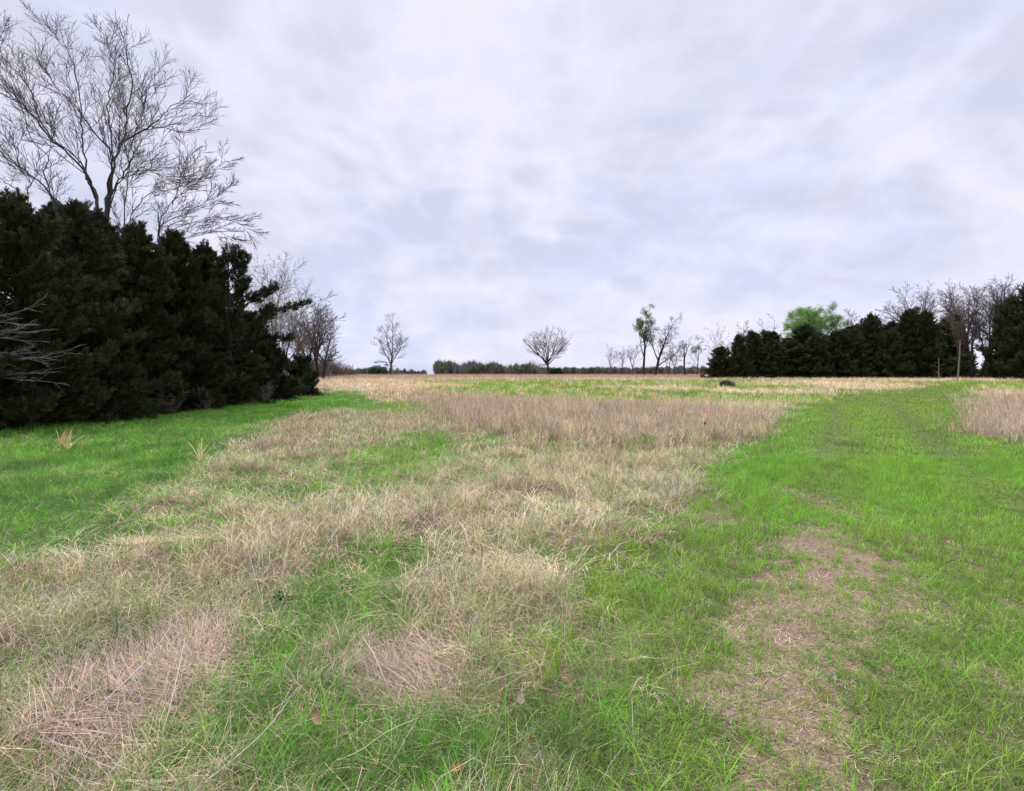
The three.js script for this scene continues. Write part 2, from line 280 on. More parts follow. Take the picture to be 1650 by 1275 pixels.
limbTree('bare_tree', 'tallest bare tree, forking wide above the left grove of cedars', [-17.76, 25], [
  [[[-17.7, -0.13, -25], [-17.7, 2.83, -25], [-17.81, 6.37, -25], [-17.71, 9.06, -25], [-17.55, 10.19, -25]], 0.3, 0.19],
  [[[-17.86, -0.13, -25], [-18.12, 3.94, -25.2], [-18.4, 7.27, -25.4], [-18.63, 9.44, -25.6], [-19.11, 10.49, -25.8]], 0.22, 0.13],
  [[[-17.68, 9.06, -25], [-17.67, 10.25, -25.17], [-17.43, 11.47, -25.34], [-17.19, 12.44, -25.51], [-17.26, 13.44, -25.69], [-17.03, 14.78, -25.86], [-17.43, 16.13, -26.03], [-17.42, 16.67, -26.2]], 0.13, 0.02],
  [[[-16.94, 11.77, -25], [-15.93, 12.09, -24.62], [-15.02, 12.31, -24.25], [-14.31, 12.6, -23.88], [-13.06, 13.13, -23.5]], 0.08, 0.012],
  [[[-16.09, 12.33, -25], [-15.52, 12.59, -25.5], [-14.76, 12.64, -26], [-13.9, 13.03, -26.5]], 0.05, 0.01],
  [[[-17.68, 9.33, -25], [-17.37, 10.23, -24.71], [-17.06, 11.14, -24.43], [-17.42, 11.6, -24.14], [-17.86, 12.42, -23.86], [-18.19, 12.91, -23.57], [-18.48, 13.27, -23.29], [-18.7, 14.1, -23]], 0.1, 0.014],
  [[[-17.44, 11.31, -25], [-17.77, 12.58, -25.4], [-18.13, 14.04, -25.8], [-18.18, 15.29, -26.2], [-18.5, 16.28, -26.6], [-19.07, 17.53, -27]], 0.08, 0.012],
  [[[-18.22, 9.33, -25], [-18.26, 10.07, -24.64], [-18.76, 10.93, -24.29], [-19.24, 11.46, -23.93], [-19.66, 12.26, -23.57], [-19.85, 12.62, -23.21], [-20.33, 13.39, -22.86], [-20.95, 13.95, -22.5]], 0.12, 0.016],
  [[[-20.05, 11.85, -25], [-20.91, 13.21, -25.3], [-21.35, 14.16, -25.6], [-22.19, 15.13, -25.9], [-23.21, 16.17, -26.2], [-23.65, 17.26, -26.5]], 0.08, 0.012],
  [[[-18.39, 9.87, -25], [-18.73, 10.92, -24.8], [-19.25, 11.39, -24.6], [-19.51, 11.63, -24.4], [-19.39, 12.06, -24.2], [-19.79, 12.23, -24]], 0.08, 0.02],
  [[[-18.6, 10.14, -25], [-19.07, 11.81, -25.5], [-19.5, 13.11, -26], [-20.02, 15.39, -26.5], [-20.94, 17.01, -27], [-22.13, 18.23, -27.5]], 0.09, 0.01],
  [[[-17.69, 8.66, -25], [-17.19, 9.78, -24.71], [-16.56, 10.2, -24.43], [-15.95, 10.88, -24.14], [-15.83, 11.28, -23.86], [-15.37, 11.71, -23.57], [-14.91, 12.65, -23.29], [-14.37, 13.86, -23]], 0.08, 0.012],
  [[[-17.7, 8.53, -25], [-17.11, 9.7, -24.63], [-16.31, 10.15, -24.27], [-15.49, 10.25, -23.9], [-14.55, 9.84, -23.53], [-13.57, 9.41, -23.17], [-12.74, 9.39, -22.8]], 0.06, 0.01],
], GREY, tall, 11);
limbTree('bare_tree', 'bare tree leaning left at the edge of the left grove, beyond the tallest tree', [-17.51, 22], [
  [[[-17.28, -0.22, -22], [-17.36, 3.65, -22], [-17.42, 6.51, -22], [-17.53, 7.86, -22]], 0.2, 0.11],
  [[[-18.29, -0.22, -22], [-18.59, 4.14, -22.17], [-18.9, 6.83, -22.33], [-19.14, 8.32, -22.5]], 0.13, 0.07],
  [[[-17.46, 6.87, -22], [-17.4, 7.77, -21.83], [-17.55, 8.53, -21.67], [-18.23, 9.22, -21.5], [-18.72, 9.62, -21.33], [-19.13, 10.05, -21.17], [-20.09, 10.79, -21]], 0.1, 0.02],
  [[[-17.54, 7.65, -22], [-17.84, 8.41, -22.17], [-18.26, 9.54, -22.33], [-18.23, 10.13, -22.5], [-19.03, 10.99, -22.67], [-19.37, 11.69, -22.83], [-19.59, 12.52, -23]], 0.07, 0.012],
  [[[-18.69, 8.12, -22], [-19.51, 8.99, -22.33], [-20.24, 9.34, -22.67], [-21.3, 10.44, -23]], 0.06, 0.012],
  [[[-18.67, 8.07, -22], [-18.31, 8.86, -21.67], [-18.38, 9.52, -21.33], [-18.11, 10.16, -21]], 0.05, 0.01],
], GREY, { ...tall, per: 1.8, len: [1.6, 0.7, 0.4] }, 12);
limbTree('bare_tree', 'slender bare tree arching right over the wispy end of the left grove', [-17.04, 26], [
  [[[-17.26, -0.03, -26], [-17.63, 3.45, -26], [-17.78, 6.56, -26], [-17.72, 8.02, -26]], 0.15, 0.1],
  [[[-16.22, 0.03, -26], [-16.08, 3.99, -25.73], [-15.8, 6.73, -25.47], [-15.57, 8.26, -25.2]], 0.12, 0.07],
  [[[-17.77, 7.12, -26], [-17.85, 8.01, -26.2], [-17.9, 9.48, -26.4], [-17.71, 11.2, -26.6], [-17.64, 12.33, -26.8], [-17.51, 13.7, -27]], 0.08, 0.012],
  [[[-17.68, 8.19, -26], [-16.99, 8.99, -25.67], [-16.2, 9.55, -25.33], [-15.28, 9.71, -25]], 0.05, 0.01],
  [[[-16.12, 7.12, -26], [-16.21, 8.48, -26.24], [-15.88, 9.51, -26.48], [-15.05, 10.35, -26.72], [-14.18, 11.27, -26.96], [-13.47, 11.76, -27.2]], 0.055, 0.01],
  [[[-15.48, 9.36, -26], [-14.9, 10.2, -25.67], [-14.41, 11.01, -25.33], [-14.15, 11.69, -25]], 0.04, 0.01],
  [[[-16.13, 6.84, -26], [-15.92, 8.14, -25.8], [-15.11, 8.69, -25.6], [-14.05, 9.05, -25.4], [-13.14, 9.45, -25.2], [-12.57, 9.66, -25]], 0.05, 0.01],
  [[[-16.14, 6.56, -26], [-16.17, 7.87, -26.2], [-15.16, 8.57, -26.4], [-13.88, 8.97, -26.6], [-12.97, 8.8, -26.8], [-12.34, 8.44, -27]], 0.05, 0.008],
  [[[-16.06, 7.4, -26], [-14.29, 7.9, -25.5], [-13.06, 7.94, -25], [-11.87, 7.39, -24.5]], 0.04, 0.008],
], GREY, { ...tall, per: 2.4, len: [1.7, 0.7, 0.36], up: [0.03, 0.02, 0.0], thin: 0.45 }, 13);

// ---------------------------------------------------------------- cedars
function sprig(seed, n, L, w) {                                     // a plume of scale-leaf twiglets along +y
  const R = mulberry(seed), b = new MB();
  for (let k = 0; k < n; k++) {
    const t = (k + R()) / n, az = R() * 6.28, sp = 0.35 + 0.55 * R(), o = V(0.1 * L * (R() - 0.5), t * L * 0.75, 0.1 * L * (R() - 0.5)), dir = V(Math.cos(az) * sp, 1, Math.sin(az) * sp).normalize();
    const l = L * (0.28 + 0.3 * R()) * (1.15 - 0.5 * t), s = V(R() - 0.5, R() - 0.5, R() - 0.5).cross(dir).normalize().multiplyScalar(w * (0.6 + 0.7 * R())), m = o.clone().addScaledVector(dir, l * 0.55), e = o.clone().addScaledVector(dir, l), v = 0.7 + 0.6 * R(), c = [v * (0.9 + 0.2 * R()), v, v * 0.9];
    b.tri(o.toArray(), m.clone().add(s).toArray(), e.toArray(), c); b.tri(o.toArray(), e.toArray(), m.clone().sub(s).toArray(), c);
  }
  return b.geo();
}
const SPRIGS = [1, 2, 3].map((s) => sprig(30 + s, 46, 0.4, 0.012)), SPRIGS_FAR = [4, 5].map((s) => sprig(30 + s, 26, 0.6, 0.03));
const Y = V(0, 1, 0);
function cedarParts(root, H, R0, seed, o = {}) {
  const R = mulberry(seed), tr = new MB(), lb = new MB(), list = [], far = o.far;
  const axis = wander(V(0, -0.2, 0), V(o.lean ?? 0, 1, o.leanZ ?? 0), H * 0.97, 7, 0.08, 0.03, R), r = 0.022 * H;
  tr.tube(axis, axis.map((_, k) => lerp(r, 0.02, k / 7)), 7, DARK);
  const N = Math.round((o.boughs ?? 120) * (H / 7)), prof = o.prof ?? ((t) => Math.pow(1 - t, 0.62) * sstep(-0.1, 0.16, t));
  const lobes = [0, 1, 2, 3, 4].map(() => [R() * 6.28, R(), 0.25 + 0.3 * R()]);
  for (let k = 0; k < N; k++) {
    const t = Math.pow((k + R()) / N, 1.15) * 0.99 + 0.005, az = k * 2.399 + R() * 0.7;
    let f = 0.85; for (const [a, h, s] of lobes) f += s * Math.max(0, Math.cos(az - a)) * Math.exp(-(((t - h) / 0.16) ** 2));
    const [p] = along(axis, t), len = Math.max(0.3, R0 * prof(t) * f * (0.55 + 0.65 * R()) * (o.side ? 1 + o.side[1] * Math.max(0, Math.cos(az - o.side[0])) * (o.side[2]?.(t) ?? 1) : 1)), el = lerp(0.0, 0.9, Math.pow(t, 1.2)) + (R() - 0.4) * 0.35;
    const pts = wander(p, V(Math.cos(az), Math.tan(el), Math.sin(az)), len, 5, 0.3, o.rise ?? 0.05, R);
    if (!far || k % 3 === 0) lb.tube(pts, pts.map((_, i) => lerp(0.012 + len * 0.012, 0.004, i / 5)), 4, DARK);
    const ns = Math.ceil((len * (o.dens ?? 30)) / (far ? 2.2 : 1));
    for (let i = 0; i < ns; i++) {
      const u = lerp(o.inner ?? 0.22, 1, Math.pow(R(), 0.75)), [q, d] = along(pts, Math.min(0.999, u)), w = (far ? 0.45 : 0.34) * (1.15 - 0.45 * u);
      const dir = d.clone().multiplyScalar(0.75).add(V((R() - 0.5) * 1.3, 0.35 + (R() - 0.5) * 1.0, (R() - 0.5) * 1.3)).normalize();
      list.push([q.add(V((R() - 0.5) * w, (R() - 0.6) * w, (R() - 0.5) * w)), dir, R(), u]);
    }
  }
  tr.build('trunk', M.bark, root); lb.build('branches', M.bark, root);
  const kinds = far ? SPRIGS_FAR : SPRIGS, per = kinds.map(() => []); list.forEach((s) => per[Math.floor(R() * kinds.length)].push(s));
  per.forEach((L, k) => {
    const im = shade(new THREE.InstancedMesh(kinds[k], M.needle, L.length)), m = new THREE.Matrix4(), q = new THREE.Quaternion(), q2 = new THREE.Quaternion(), c = new THREE.Color(), tint = o.tint ?? [1, 1, 1];
    L.forEach(([p, d, v, u], i) => {
      const s = (0.65 + 0.6 * R()) * (1.15 - 0.35 * u) * (o.size ?? 1); q.setFromUnitVectors(Y, d).multiply(q2.setFromAxisAngle(Y, R() * 6.28));
      im.setMatrixAt(i, m.compose(p, q, V(s, s, s)));
      const g = 0.55 + 0.9 * v * v, warm = R() < 0.12 ? 1.7 : 1; im.setColorAt(i, c.setRGB(0.038 * g * warm * tint[0], 0.052 * g * tint[1], 0.012 * g * tint[2]));
    });
    im.name = 'crown'; root.add(im); tag(im, null, null, null, 'stuff');
  });
}
function cedar(label, [x, d, H], R0, seed, o = {}, name = 'cedar_tree', group) { const root = base(name, [x, height(x, d) - 0.05, -d], label, o.category ?? 'tree', group); cedarParts(root, H, R0, seed, o); return root; }
const skirt = (t) => 1.12 * Math.pow(1 - t, 0.6) * (1 - 0.25 * sstep(0.15, 0, t));
const LG = 'dark cedars of the left grove';
cedar('broad dark cedar at the near left end of the grove, cut by the photo edge', [-15.59, 15.6, 6.25], 2.4, 101, { prof: skirt }, 'cedar_tree', LG);
cedar('dark cedar with brushy yellow-green tips, nearest the left end behind protruding dead twigs', [-15, 17.2, 7.05], 2.5, 102, { prof: skirt, tint: [1.15, 1.1, 1] }, 'cedar_tree', LG);
cedar('dark cedar in front of the twin trunks of the tallest bare tree', [-14.65, 19.2, 7.67], 2.0, 103, { prof: skirt }, 'cedar_tree', LG);
cedar('cedar with thin top right of the tallest bare trunk, dark to the ground', [-14.7, 21.8, 7.53], 2.1, 104, { prof: skirt, tint: [1.1, 0.95, 0.9] }, 'cedar_tree', LG);
cedar('dark cedar in the middle of the left grove, under the arching slender bare tree', [-14.4, 24.5, 7.76], 2.3, 105, { prof: skirt, tint: [1.1, 0.92, 0.85] }, 'cedar_tree', LG);
cedar('ragged open cedar whose boughs reach out right against the sky', [-14.03, 28, 8.06], 2.2, 106, { dens: 20, boughs: 85, inner: 0.3, prof: (t) => Math.pow(1 - t, 0.45), side: [0.1, 1.0, (t) => sstep(0.25, 0.5, t) * sstep(1.05, 0.8, t)], rise: 0.0 }, 'cedar_tree', LG);
cedar('low spreading cedar at the right end of the left grove', [-13.78, 32, 3.12], 2.4, 107, { prof: (t) => Math.pow(1 - t, 0.4) }, 'cedar_tree', LG);
cedar('smallest bushy cedar, rightmost of the left grove beside the green verge', [-13.55, 36, 2.39], 1.55, 108, { prof: (t) => Math.pow(1 - t, 0.4) }, 'cedar_tree', LG);
cedar('tall dark cedar filling the grove behind the brushy left cedar', [-18.05, 22, 8.11], 2.6, 109, { prof: skirt }, 'cedar_tree', LG);
cedar('dark cedar in the second row, between the two bare trunks', [-17.93, 25, 8.75], 2.6, 110, { prof: skirt }, 'cedar_tree', LG);
cedar('second row cedar rising between the brushy left cedar and the trunks', [-19.03, 24, 8.88], 2.6, 114, { prof: skirt }, 'cedar_tree', LG);
cedar('second row cedar right behind the trunks of the tallest bare tree', [-18.35, 26.5, 8.81], 2.6, 115, { prof: skirt, tint: [1.2, 0.95, 0.9] }, 'cedar_tree', LG);
cedar('second row cedar behind the slender arching bare tree', [-16.69, 30, 8.62], 2.6, 116, { prof: skirt, tint: [1.15, 1, 0.9] }, 'cedar_tree', LG);
cedar('dark cedar in the second row, behind the middle of the left grove', [-17.83, 28.5, 8.66], 2.8, 111, { prof: skirt }, 'cedar_tree', LG);
cedar('dark cedar in the second row, behind the ragged open cedar', [-17.01, 31.5, 7.39], 2.7, 112, { prof: skirt }, 'cedar_tree', LG);
cedar('dark cedar in the back row, left of the low spreading cedar', [-16.23, 34.5, 5.28], 2.4, 113, { prof: skirt }, 'cedar_tree', LG);

// right-hand wall of cedars, about seventy metres off: four grown, the rest copies turned and scaled
const RG = 'dark cedars in the wall of trees at the right end of the field';
const protoH = 8, protos = [0, 1, 2, 3].map((k) => { const g = new THREE.Group(); cedarParts(g, protoH, [3.3, 2.9, 3.6, 3.1][k], 140 + k, { far: true, prof: (t) => Math.pow(1 - t, 0.6) * (0.8 + 0.2 * sstep(0, 0.3, t)), boughs: 150 }); return g; });
const wall = [
  [[25.57, 69, 4.06], 0.8, 'low cedar at the left tip of the right-hand wall of trees'],
  [[28.14, 70, 5.62], 0.62, 'narrow cedar left of the gap where sky shows under the branches'],
  [[30.83, 72, 5.97], 0.75, 'cedar just right of the sky gap at the left end of the wall'],
  [[32.06, 70, 4.93], 0.95, 'low dark cedar between the sky gap and the light green tree'],
  [[35.09, 71, 4.9], 1.0, 'dark cedar in front of the left half of the light green tree'],
  [[37.34, 70, 5.47], 1.05, 'dark cedar in front of the trunk of the light green tree'],
  [[40.66, 71, 6.06], 1.0, 'dark cedar in front of the right half of the light green tree'],
  [[42.38, 70, 6.38], 0.85, 'dark cedar just right of the light green tree'],
  [[44.89, 71, 8.15], 0.9, 'pointed cedar standing above its neighbours, midway along the wall'],
  [[45.86, 69, 6.17], 0.9, 'round-topped lower cedar right of the pointed cedar'],
  [[49.62, 71, 8.77], 0.95, 'tall ragged cedar left of the tallest round cedar in the wall'],
  [[51.37, 70, 8.52], 1.05, 'tall broad cedar beneath the left bare crown of the right wall'],
  [[56.94, 73, 8.34], 0.8, 'cedar with bare lower trunk above the pale snag'],
  [[57.91, 66, 9.71], 1.0, 'big dark cedar right of the leaning bare trunk'],
  [[58.92, 64, 10.59], 1.2, 'big dark cedar cut by the right edge of the photo'],
];
wall.forEach(([[x, d, H], w, label], k) => {
  const root = base('cedar_tree', [x, height(x, d) - 0.1, -d], label, 'tree', RG), src = protos[k % 4], s = H / protoH;
  for (const c of src.children) { const m = c.clone(); m.name = c.name; tag(m, null, null, null, c.userData.kind); root.add(m); }
  root.scale.set(w * 0.98, s, w * 0.98); root.rotation.y = k * 1.9 + 0.4;
});
const BACKOF = ['back row cedar behind the cedar beside the sky gap', 'back row cedar behind the low cedar after the sky gap', 'low back row cedar left of the light green tree', 'back row cedar under the left side of the light green crown', 'back row cedar under the right side of the light green crown', 'back row cedar just right of the light green crown', 'back row cedar left of the pointed cedar', 'back row cedar right of the pointed cedar', 'back row cedar left of the tall ragged cedar', 'back row cedar between the tall ragged and the tall broad cedar', 'back row cedar left of the dark opening', 'back row cedar behind the big right-edge cedars', 'back row cedar behind the cedar cut by the photo edge', 'last back row cedar, beyond the photo edge'];
const back = [[29.7, 71.15], [32.04, 71.15], [34, 71.15], [36.34, 71.15], [39.08, 71.15], [41.81, 71.15], [44.16, 71.15], [46.89, 71.15], [49.24, 71.15], [51.35, 71.15], [53.69, 71.15], [65.26, 71.15], [68.39, 71.15]];
back.forEach(([x], k) => {
  const d = 75.5 + (k % 3) * 0.9, xx = x * (d / 70), H = (k < 3 ? 6.1 : k < 7 ? 6.5 : 7.6) + 0.7 * Math.sin(k * 2.7), root = base('cedar_tree', [xx, height(xx, d) - 0.1, -d], BACKOF[k] + ' in the right wall', 'tree', 'back row cedars of the right wall'), s = H / protoH;
  for (const c of protos[(k + 1) % 4].children) { const m = c.clone(); m.name = c.name; tag(m, null, null, null, c.userData.kind); root.add(m); }
  root.scale.set(1.15, s, 1.15); root.rotation.y = k * 2.3;
});

// ---------------------------------------------------------------- other trees
const fine = { rmin: 0.016, n: [8, 6, 4] };
bareTree('bare_tree', 'lone bare tree with a long clear trunk, left of the field centre', [-25.31, 118, 12.09], { col: GREY, fork: 0.34, spread: 0.5, limbs: 6, r: 0.2, n: [10, 8, 4], len: [0.42, 0.55, 0.5], rmin: 0.018, low: 3, up: [0.04, 0.02, 0] }, 201);
bareTree('bare_tree', 'lone bare tree with a round even crown near the field centre', [8.07, 125, 10.85], { col: DARK, fork: 0.3, fan: 0.92, limbs: 11, reach: 0.78, r: 0.24, n: [10, 8, 5], len: [0.38, 0.55, 0.5], rmin: 0.013, rise: 0.0, low: 2, up: [0.03, 0.02, 0.0], twigCol: GREY, thin: 0.5 }, 202);
{ // the pair right of centre
  const a = bareTree('leafing_tree', 'tall slim tree, fresh leaves at its top, beside the leaning tree', [25.62, 110, 13.13], { col: DARK, fork: 0.42, spread: 0.25, limbs: 4, r: 0.22, n: [6, 4, 3], len: [0.34, 0.5, 0.5], rmin: 0.02 }, 203);
  leaves(a.root, a.tips.filter((t) => t[0].y > 7 && a.R() < 0.8).map((t) => t[0]), [0.11, 0.19, 0.06], a.R, 'foliage', 1.2);
  const b = bareTree('leafing_tree', 'leaning dark tree with a long bough out to the right', [27.56, 110, 11.45], { col: DARK, fork: 0.34, lean: 0.32, spread: 0.75, limbs: 5, r: 0.27, n: [8, 5, 4], rmin: 0.02 }, 204);
  leaves(b.root, b.tips.filter(() => b.R() < 0.09).map((t) => t[0]), [0.09, 0.12, 0.06], b.R, 'foliage', 1);
}
const SAP = 'slim bare saplings at the far edge of the field';
[[[20.7, 118, 6.3], 'pale bare sapling standing alone, leftmost of the row of saplings', 0.5], [[23.42, 120, 5.86], 'thin bare pole sapling between the lone pale sapling and the leafing pair', 0.3], [[24.06, 112, 6.26], 'thin bare sapling just left of the tall leafing tree', 0.5], [[31.06, 112, 5.77], 'first thin sapling right of the leaning tree', 0.4], [[33.44, 116, 6.46], 'second thin sapling right of the leaning tree', 0.4], [[36.68, 100, 8.74], 'taller bare tree behind the left tip of the right-hand cedars', 0.5]]
  .forEach(([at, label, sp], k) => bareTree('sapling', label, at, { col: k === 0 ? [0.2, 0.17, 0.16] : GREY, fork: 0.3, spread: sp, limbs: 4, r: 0.1, n: [6, 4, 3], rmin: 0.016 }, 220 + k, SAP));
bareTree('bare_tree', 'dark bare tree with a stout trunk and broken bough, right of the leaning pair', [33.01, 108, 7.37], { col: DARK, fork: 0.5, spread: 0.6, limbs: 3, r: 0.17, n: [5, 4, 3], rmin: 0.02, low: 2 }, 230);
{
  const a = bareTree('leafing_tree', 'small tree with a tuft of fresh leaves, nearest the cedar wall', [36.04, 110, 6.89], { col: GREY, fork: 0.45, spread: 0.5, limbs: 4, r: 0.1, n: [5, 4, 3], rmin: 0.016 }, 231);
  leaves(a.root, a.tips.filter((t) => t[0].y > 4.8 && a.R() < 0.35).map((t) => t[0]), [0.1, 0.16, 0.07], a.R, 'foliage', 0.9);
  const g = bareTree('leafing_tree', 'round tree in light green spring leaf behind the right-hand cedars', [43.72, 84, 10.63], { col: GREY, fork: 0.45, fan: 1.15, limbs: 12, r: 0.24, n: [9, 6, 4], len: [0.42, 0.5, 0.5], rmin: 0.015, rise: 0.0 }, 232);
  const sp = []; for (const t of g.tips) if (t[0].y > 4.5) { if (g.R() < 0.62) sp.push(t[0]); }
  leaves(g.root, sp, [0.22, 0.38, 0.13], g.R, 'foliage', 1.0);
}
{ // fallen-over trunk at the left tip of the right wall
  const [x, d] = [28.32, 81.6], root = base('leaning_trunk', [x, height(x, d), -d], 'bare leaning trunk propped against the left end of the right-hand cedars', 'tree trunk'), b = new MB(), t2 = new MB(), R = mulberry(77);
  const pts = wander(V(-1.2, 0, 0), V(1, 0.95, -0.2), 6.4, 6, 0.1, 0.02, R); b.tube(pts, pts.map((_, k) => lerp(0.2, 0.06, k / 6)), 8, DARK); b.build('trunk', M.bark, root);
  for (let k = 0; k < 5; k++) grow([t2, t2], wander(along(pts, 0.3 + 0.15 * k)[0], V(R() - 0.5, 1, R() - 0.5), 1.8, 4, 0.4, 0.03, R), 0.04, 0.01, 1, { n: [0, 4, 3], len: [0, 0.45, 0.5], ang: [0, 0.7, 0.8], up: [0, 0.03, 0.02], wig: 0.35, rmin: 0.014, col: DARK }, R);
  tag(t2.build('twigs', M.twig, root), null, null, null, 'stuff');
}
const LB = 'bare trees beyond the end of the left grove';
[[[-21, 50, 10.37], 'tall pale bare tree behind the ragged cedar, first beyond the left grove', { spread: 0.35, r: 0.14, col: [0.2, 0.18, 0.15], limbs: 5 }], [[-22.21, 56, 9.04], 'thin bare tree just right of the ragged cedar boughs', { spread: 0.5, r: 0.13, col: GREY }], [[-24.47, 68, 8.1], 'bare tree with twin stems in the middle of the far left group', { spread: 0.5, r: 0.2, col: DARK, fork: 0.2 }], [[-23.96, 70, 8.37], 'bare dark tree with upright crown in the far left group', { spread: 0.35, r: 0.2, col: DARK, fork: 0.3 }], [[-22.12, 66, 5.83], 'bare tree with a bough stretched out right, rightmost of the far left group', { spread: 0.9, r: 0.18, col: DARK, fork: 0.35, lean: 0.1 }], [[-24.58, 64, 7.39], 'bare brownish tree leftmost of the far left group', { spread: 0.6, r: 0.15, col: BROWN }]]
  .forEach(([at, label, o], k) => bareTree('bare_tree', label, at, { n: [11, 7, 5], rmin: 0.013, fork: 0.25, limbs: 5, ...o }, 240 + k, LB));
const RB = 'bare trees standing over the right-hand cedars';
[[[60.73, 84, 13.46], 'wide pale bare crown above the tall broad cedar', { fan: 1.0, limbs: 8, fork: 0.45, col: [0.15, 0.14, 0.14] }], [[59.05, 86, 11.16], 'thin bare crown left of the wide pale one, behind the ragged cedar', { spread: 0.6, col: [0.15, 0.14, 0.14] }], [[61.15, 76, 12.84], 'dense brownish bare crown between the pale snag and the leaning trunk', { fan: 0.7, limbs: 8, fork: 0.45, col: BROWN, r: 0.2 }], [[59.68, 72, 11.69], 'large bare tree leaning right above the gap in the wall', { spread: 0.55, limbs: 5, col: DARK, lean: 0.22, r: 0.24, fork: 0.45 }], [[62.62, 72, 13.18], 'tallest bare tree over the right wall, spreading fine twigs', { fan: 0.9, limbs: 8, fork: 0.45, col: GREY, r: 0.2 }], [[67.02, 74, 13.74], 'bare tree at the right edge of the photo over the big cedars', { spread: 0.7, limbs: 5, col: GREY, r: 0.2 }], [[38.51, 84, 8.89], 'bare pole with few twigs left of the light green tree', { spread: 0.35, limbs: 3, col: GREY, r: 0.12, n: [5, 4, 3] }], [[32.95, 82, 7.26], 'faint bare crown over the left end of the cedar wall', { spread: 0.5, limbs: 4, col: GREY, r: 0.1 }], [[50.27, 84, 9.44], 'bare twiggy top right of the light green tree', { spread: 0.6, limbs: 4, col: BROWN, r: 0.1 }], [[55.35, 70, 8.52], 'slim bare tree standing in the dark opening of the right wall', { spread: 0.4, limbs: 4, col: BROWN, r: 0.1, fork: 0.5 }], [[55.27, 68, 7.96], 'dark bare trunk in the opening left of the leaning tree', { spread: 0.4, limbs: 4, col: DARK, r: 0.14, fork: 0.5 }], [[62.72, 74, 8.92], 'crooked bare tree filling the opening behind the leaning trunk', { spread: 0.6, limbs: 5, col: BROWN, r: 0.13 }]]
  .forEach(([at, label, o], k) => bareTree('bare_tree', label, at, { n: [12, 7, 5], rmin: 0.016, fork: 0.35, limbs: 6, len: [0.4, 0.5, 0.5], ...o }, 260 + k, RB));
[[[48.54, 62], 4.6, 0.085, 'pale dead snag standing before the dark opening of the right wall'], [[47.18, 63], 2.6, 0.055, 'thin pale dead trunk left of the taller pale snag']].forEach(([[x, d], H, r, label], k) => {
  const root = base('dead_snag', [x, height(x, d) - 0.1, -d + 0.5], label, 'dead tree'), b = new MB(), R = mulberry(300 + k), pts = wander(V(0, 0, 0), V(-0.02, 1, 0), H, 6, 0.07, 0.02, R);
  b.tube(pts, pts.map((_, i) => lerp(r, r * 0.55, i / 6)), 8, [0.3, 0.25, 0.21]); b.build('trunk', M.bark, root);
  for (let i = 0; i < 7; i++) { const az = R() * 6.28, t = new MB(); t.tube(wander(along(pts, 0.3 + 0.1 * i)[0], V(Math.cos(az), 0.4, Math.sin(az)), 0.4 + 0.6 * R(), 4, 0.5, 0.04, R), [0.018, 0.014, 0.011, 0.008, 0.005], 4, BROWN); t.build('branch', M.twig, root); }
});

// ---------------------------------------------------------------- bushes
function bush(name, label, [x, d], H, W, seed, col, green, group, stems = 26) {
  const R = mulberry(seed), root = base(name, [x, height(x, d) - 0.05, -d], label, 'bush', group), b = new MB(), tips = [];
  for (let k = 0; k < stems; k++) { const az = R() * 6.28, s = (W / H) * (0.2 + 0.8 * R()); grow([b, b], wander(V((R() - 0.5) * W * 0.5, 0, (R() - 0.5) * W * 0.5), V(Math.cos(az) * s, 1, Math.sin(az) * s), H * (0.6 + 0.5 * R()), 5, 0.4, 0.02, R), H * 0.007 + 0.004, 0.004, 1, { n: [0, 6, 4], len: [0, 0.45, 0.5], ang: [0, 0.7, 0.8], up: [0, 0.03, 0.02], wig: 0.4, rmin: 0.004 + d * 0.0001, col }, R, tips); }
  b.build('stems', M.twig, root);
  if (green) leaves(root, tips.filter(() => R() < green[3]).map((t) => t[0]), green, R, 'foliage', green[4] ?? 1);
}
bush('bush', 'round green bush at the foot of the lone tree left of centre', [-32.8, 137.65], 2.0, 2.6, 401, BROWN, [0.05, 0.11, 0.035, 0.9, 1.6]);
bush('bush', 'low dark bush at the foot of the round-crowned lone tree', [10.73, 137.65], 1.6, 2.6, 402, DARK, [0.025, 0.04, 0.016, 0.9, 1.5]);
bush('bush', 'small dark green bush out in the pale field grass, left of the cedar wall', [17.74, 46.65], 0.5, 0.8, 403, DARK, [0.06, 0.09, 0.045, 0.5, 0.5]);
const TH = 'brown leafless thicket beyond the end of the left grove';
[[[-27.16, 81.6], 3.0, 3.4], [[-25.99, 81.6], 2.7, 3.4], [[-27.37, 89.95], 2.4, 3.4], [[-28.28, 97.9], 1.8, 3.4], [[-26.41, 75.15], 3.0, 3.4], [[-26.34, 71.15], 2.8, 3]].forEach(([at, H, W], k) => bush('thicket_bush', ['brown leafless bush directly under the rightmost far left tree', 'brown leafless bush, second from the tall trees in the far left thicket', 'brown leafless bush, sloping middle of the far left thicket', 'lowest brown bush at the right tip of the far left thicket', 'brown leafless bush among the trunks of the far left group', 'brown leafless bush half hidden by the smallest left cedar'][k], at, H, W, 410 + k, BROWN, null, TH, 60));
const BR = 'leafless brambles along the foot of the left grove';
[[[-13.11, 24.07], 'pinkish leafless bramble at the foot of the ragged cedar'], [[-13.53, 22.14], 'upright grey bramble at the foot of the middle left cedars'], [[-13.14, 29.87], 'low brown bramble under the low spreading cedar'], [[-14.07, 18.12], 'thin bramble with dry grass under the cedar before the bare trunks'], [[-14.47, 16.21], 'grey bramble at the left photo edge under the brushy cedar']].forEach(([at, label], k) => bush('bramble', label, at, 1.05, 0.9, 430 + k, [0.2, 0.15, 0.13], null, BR, 12));
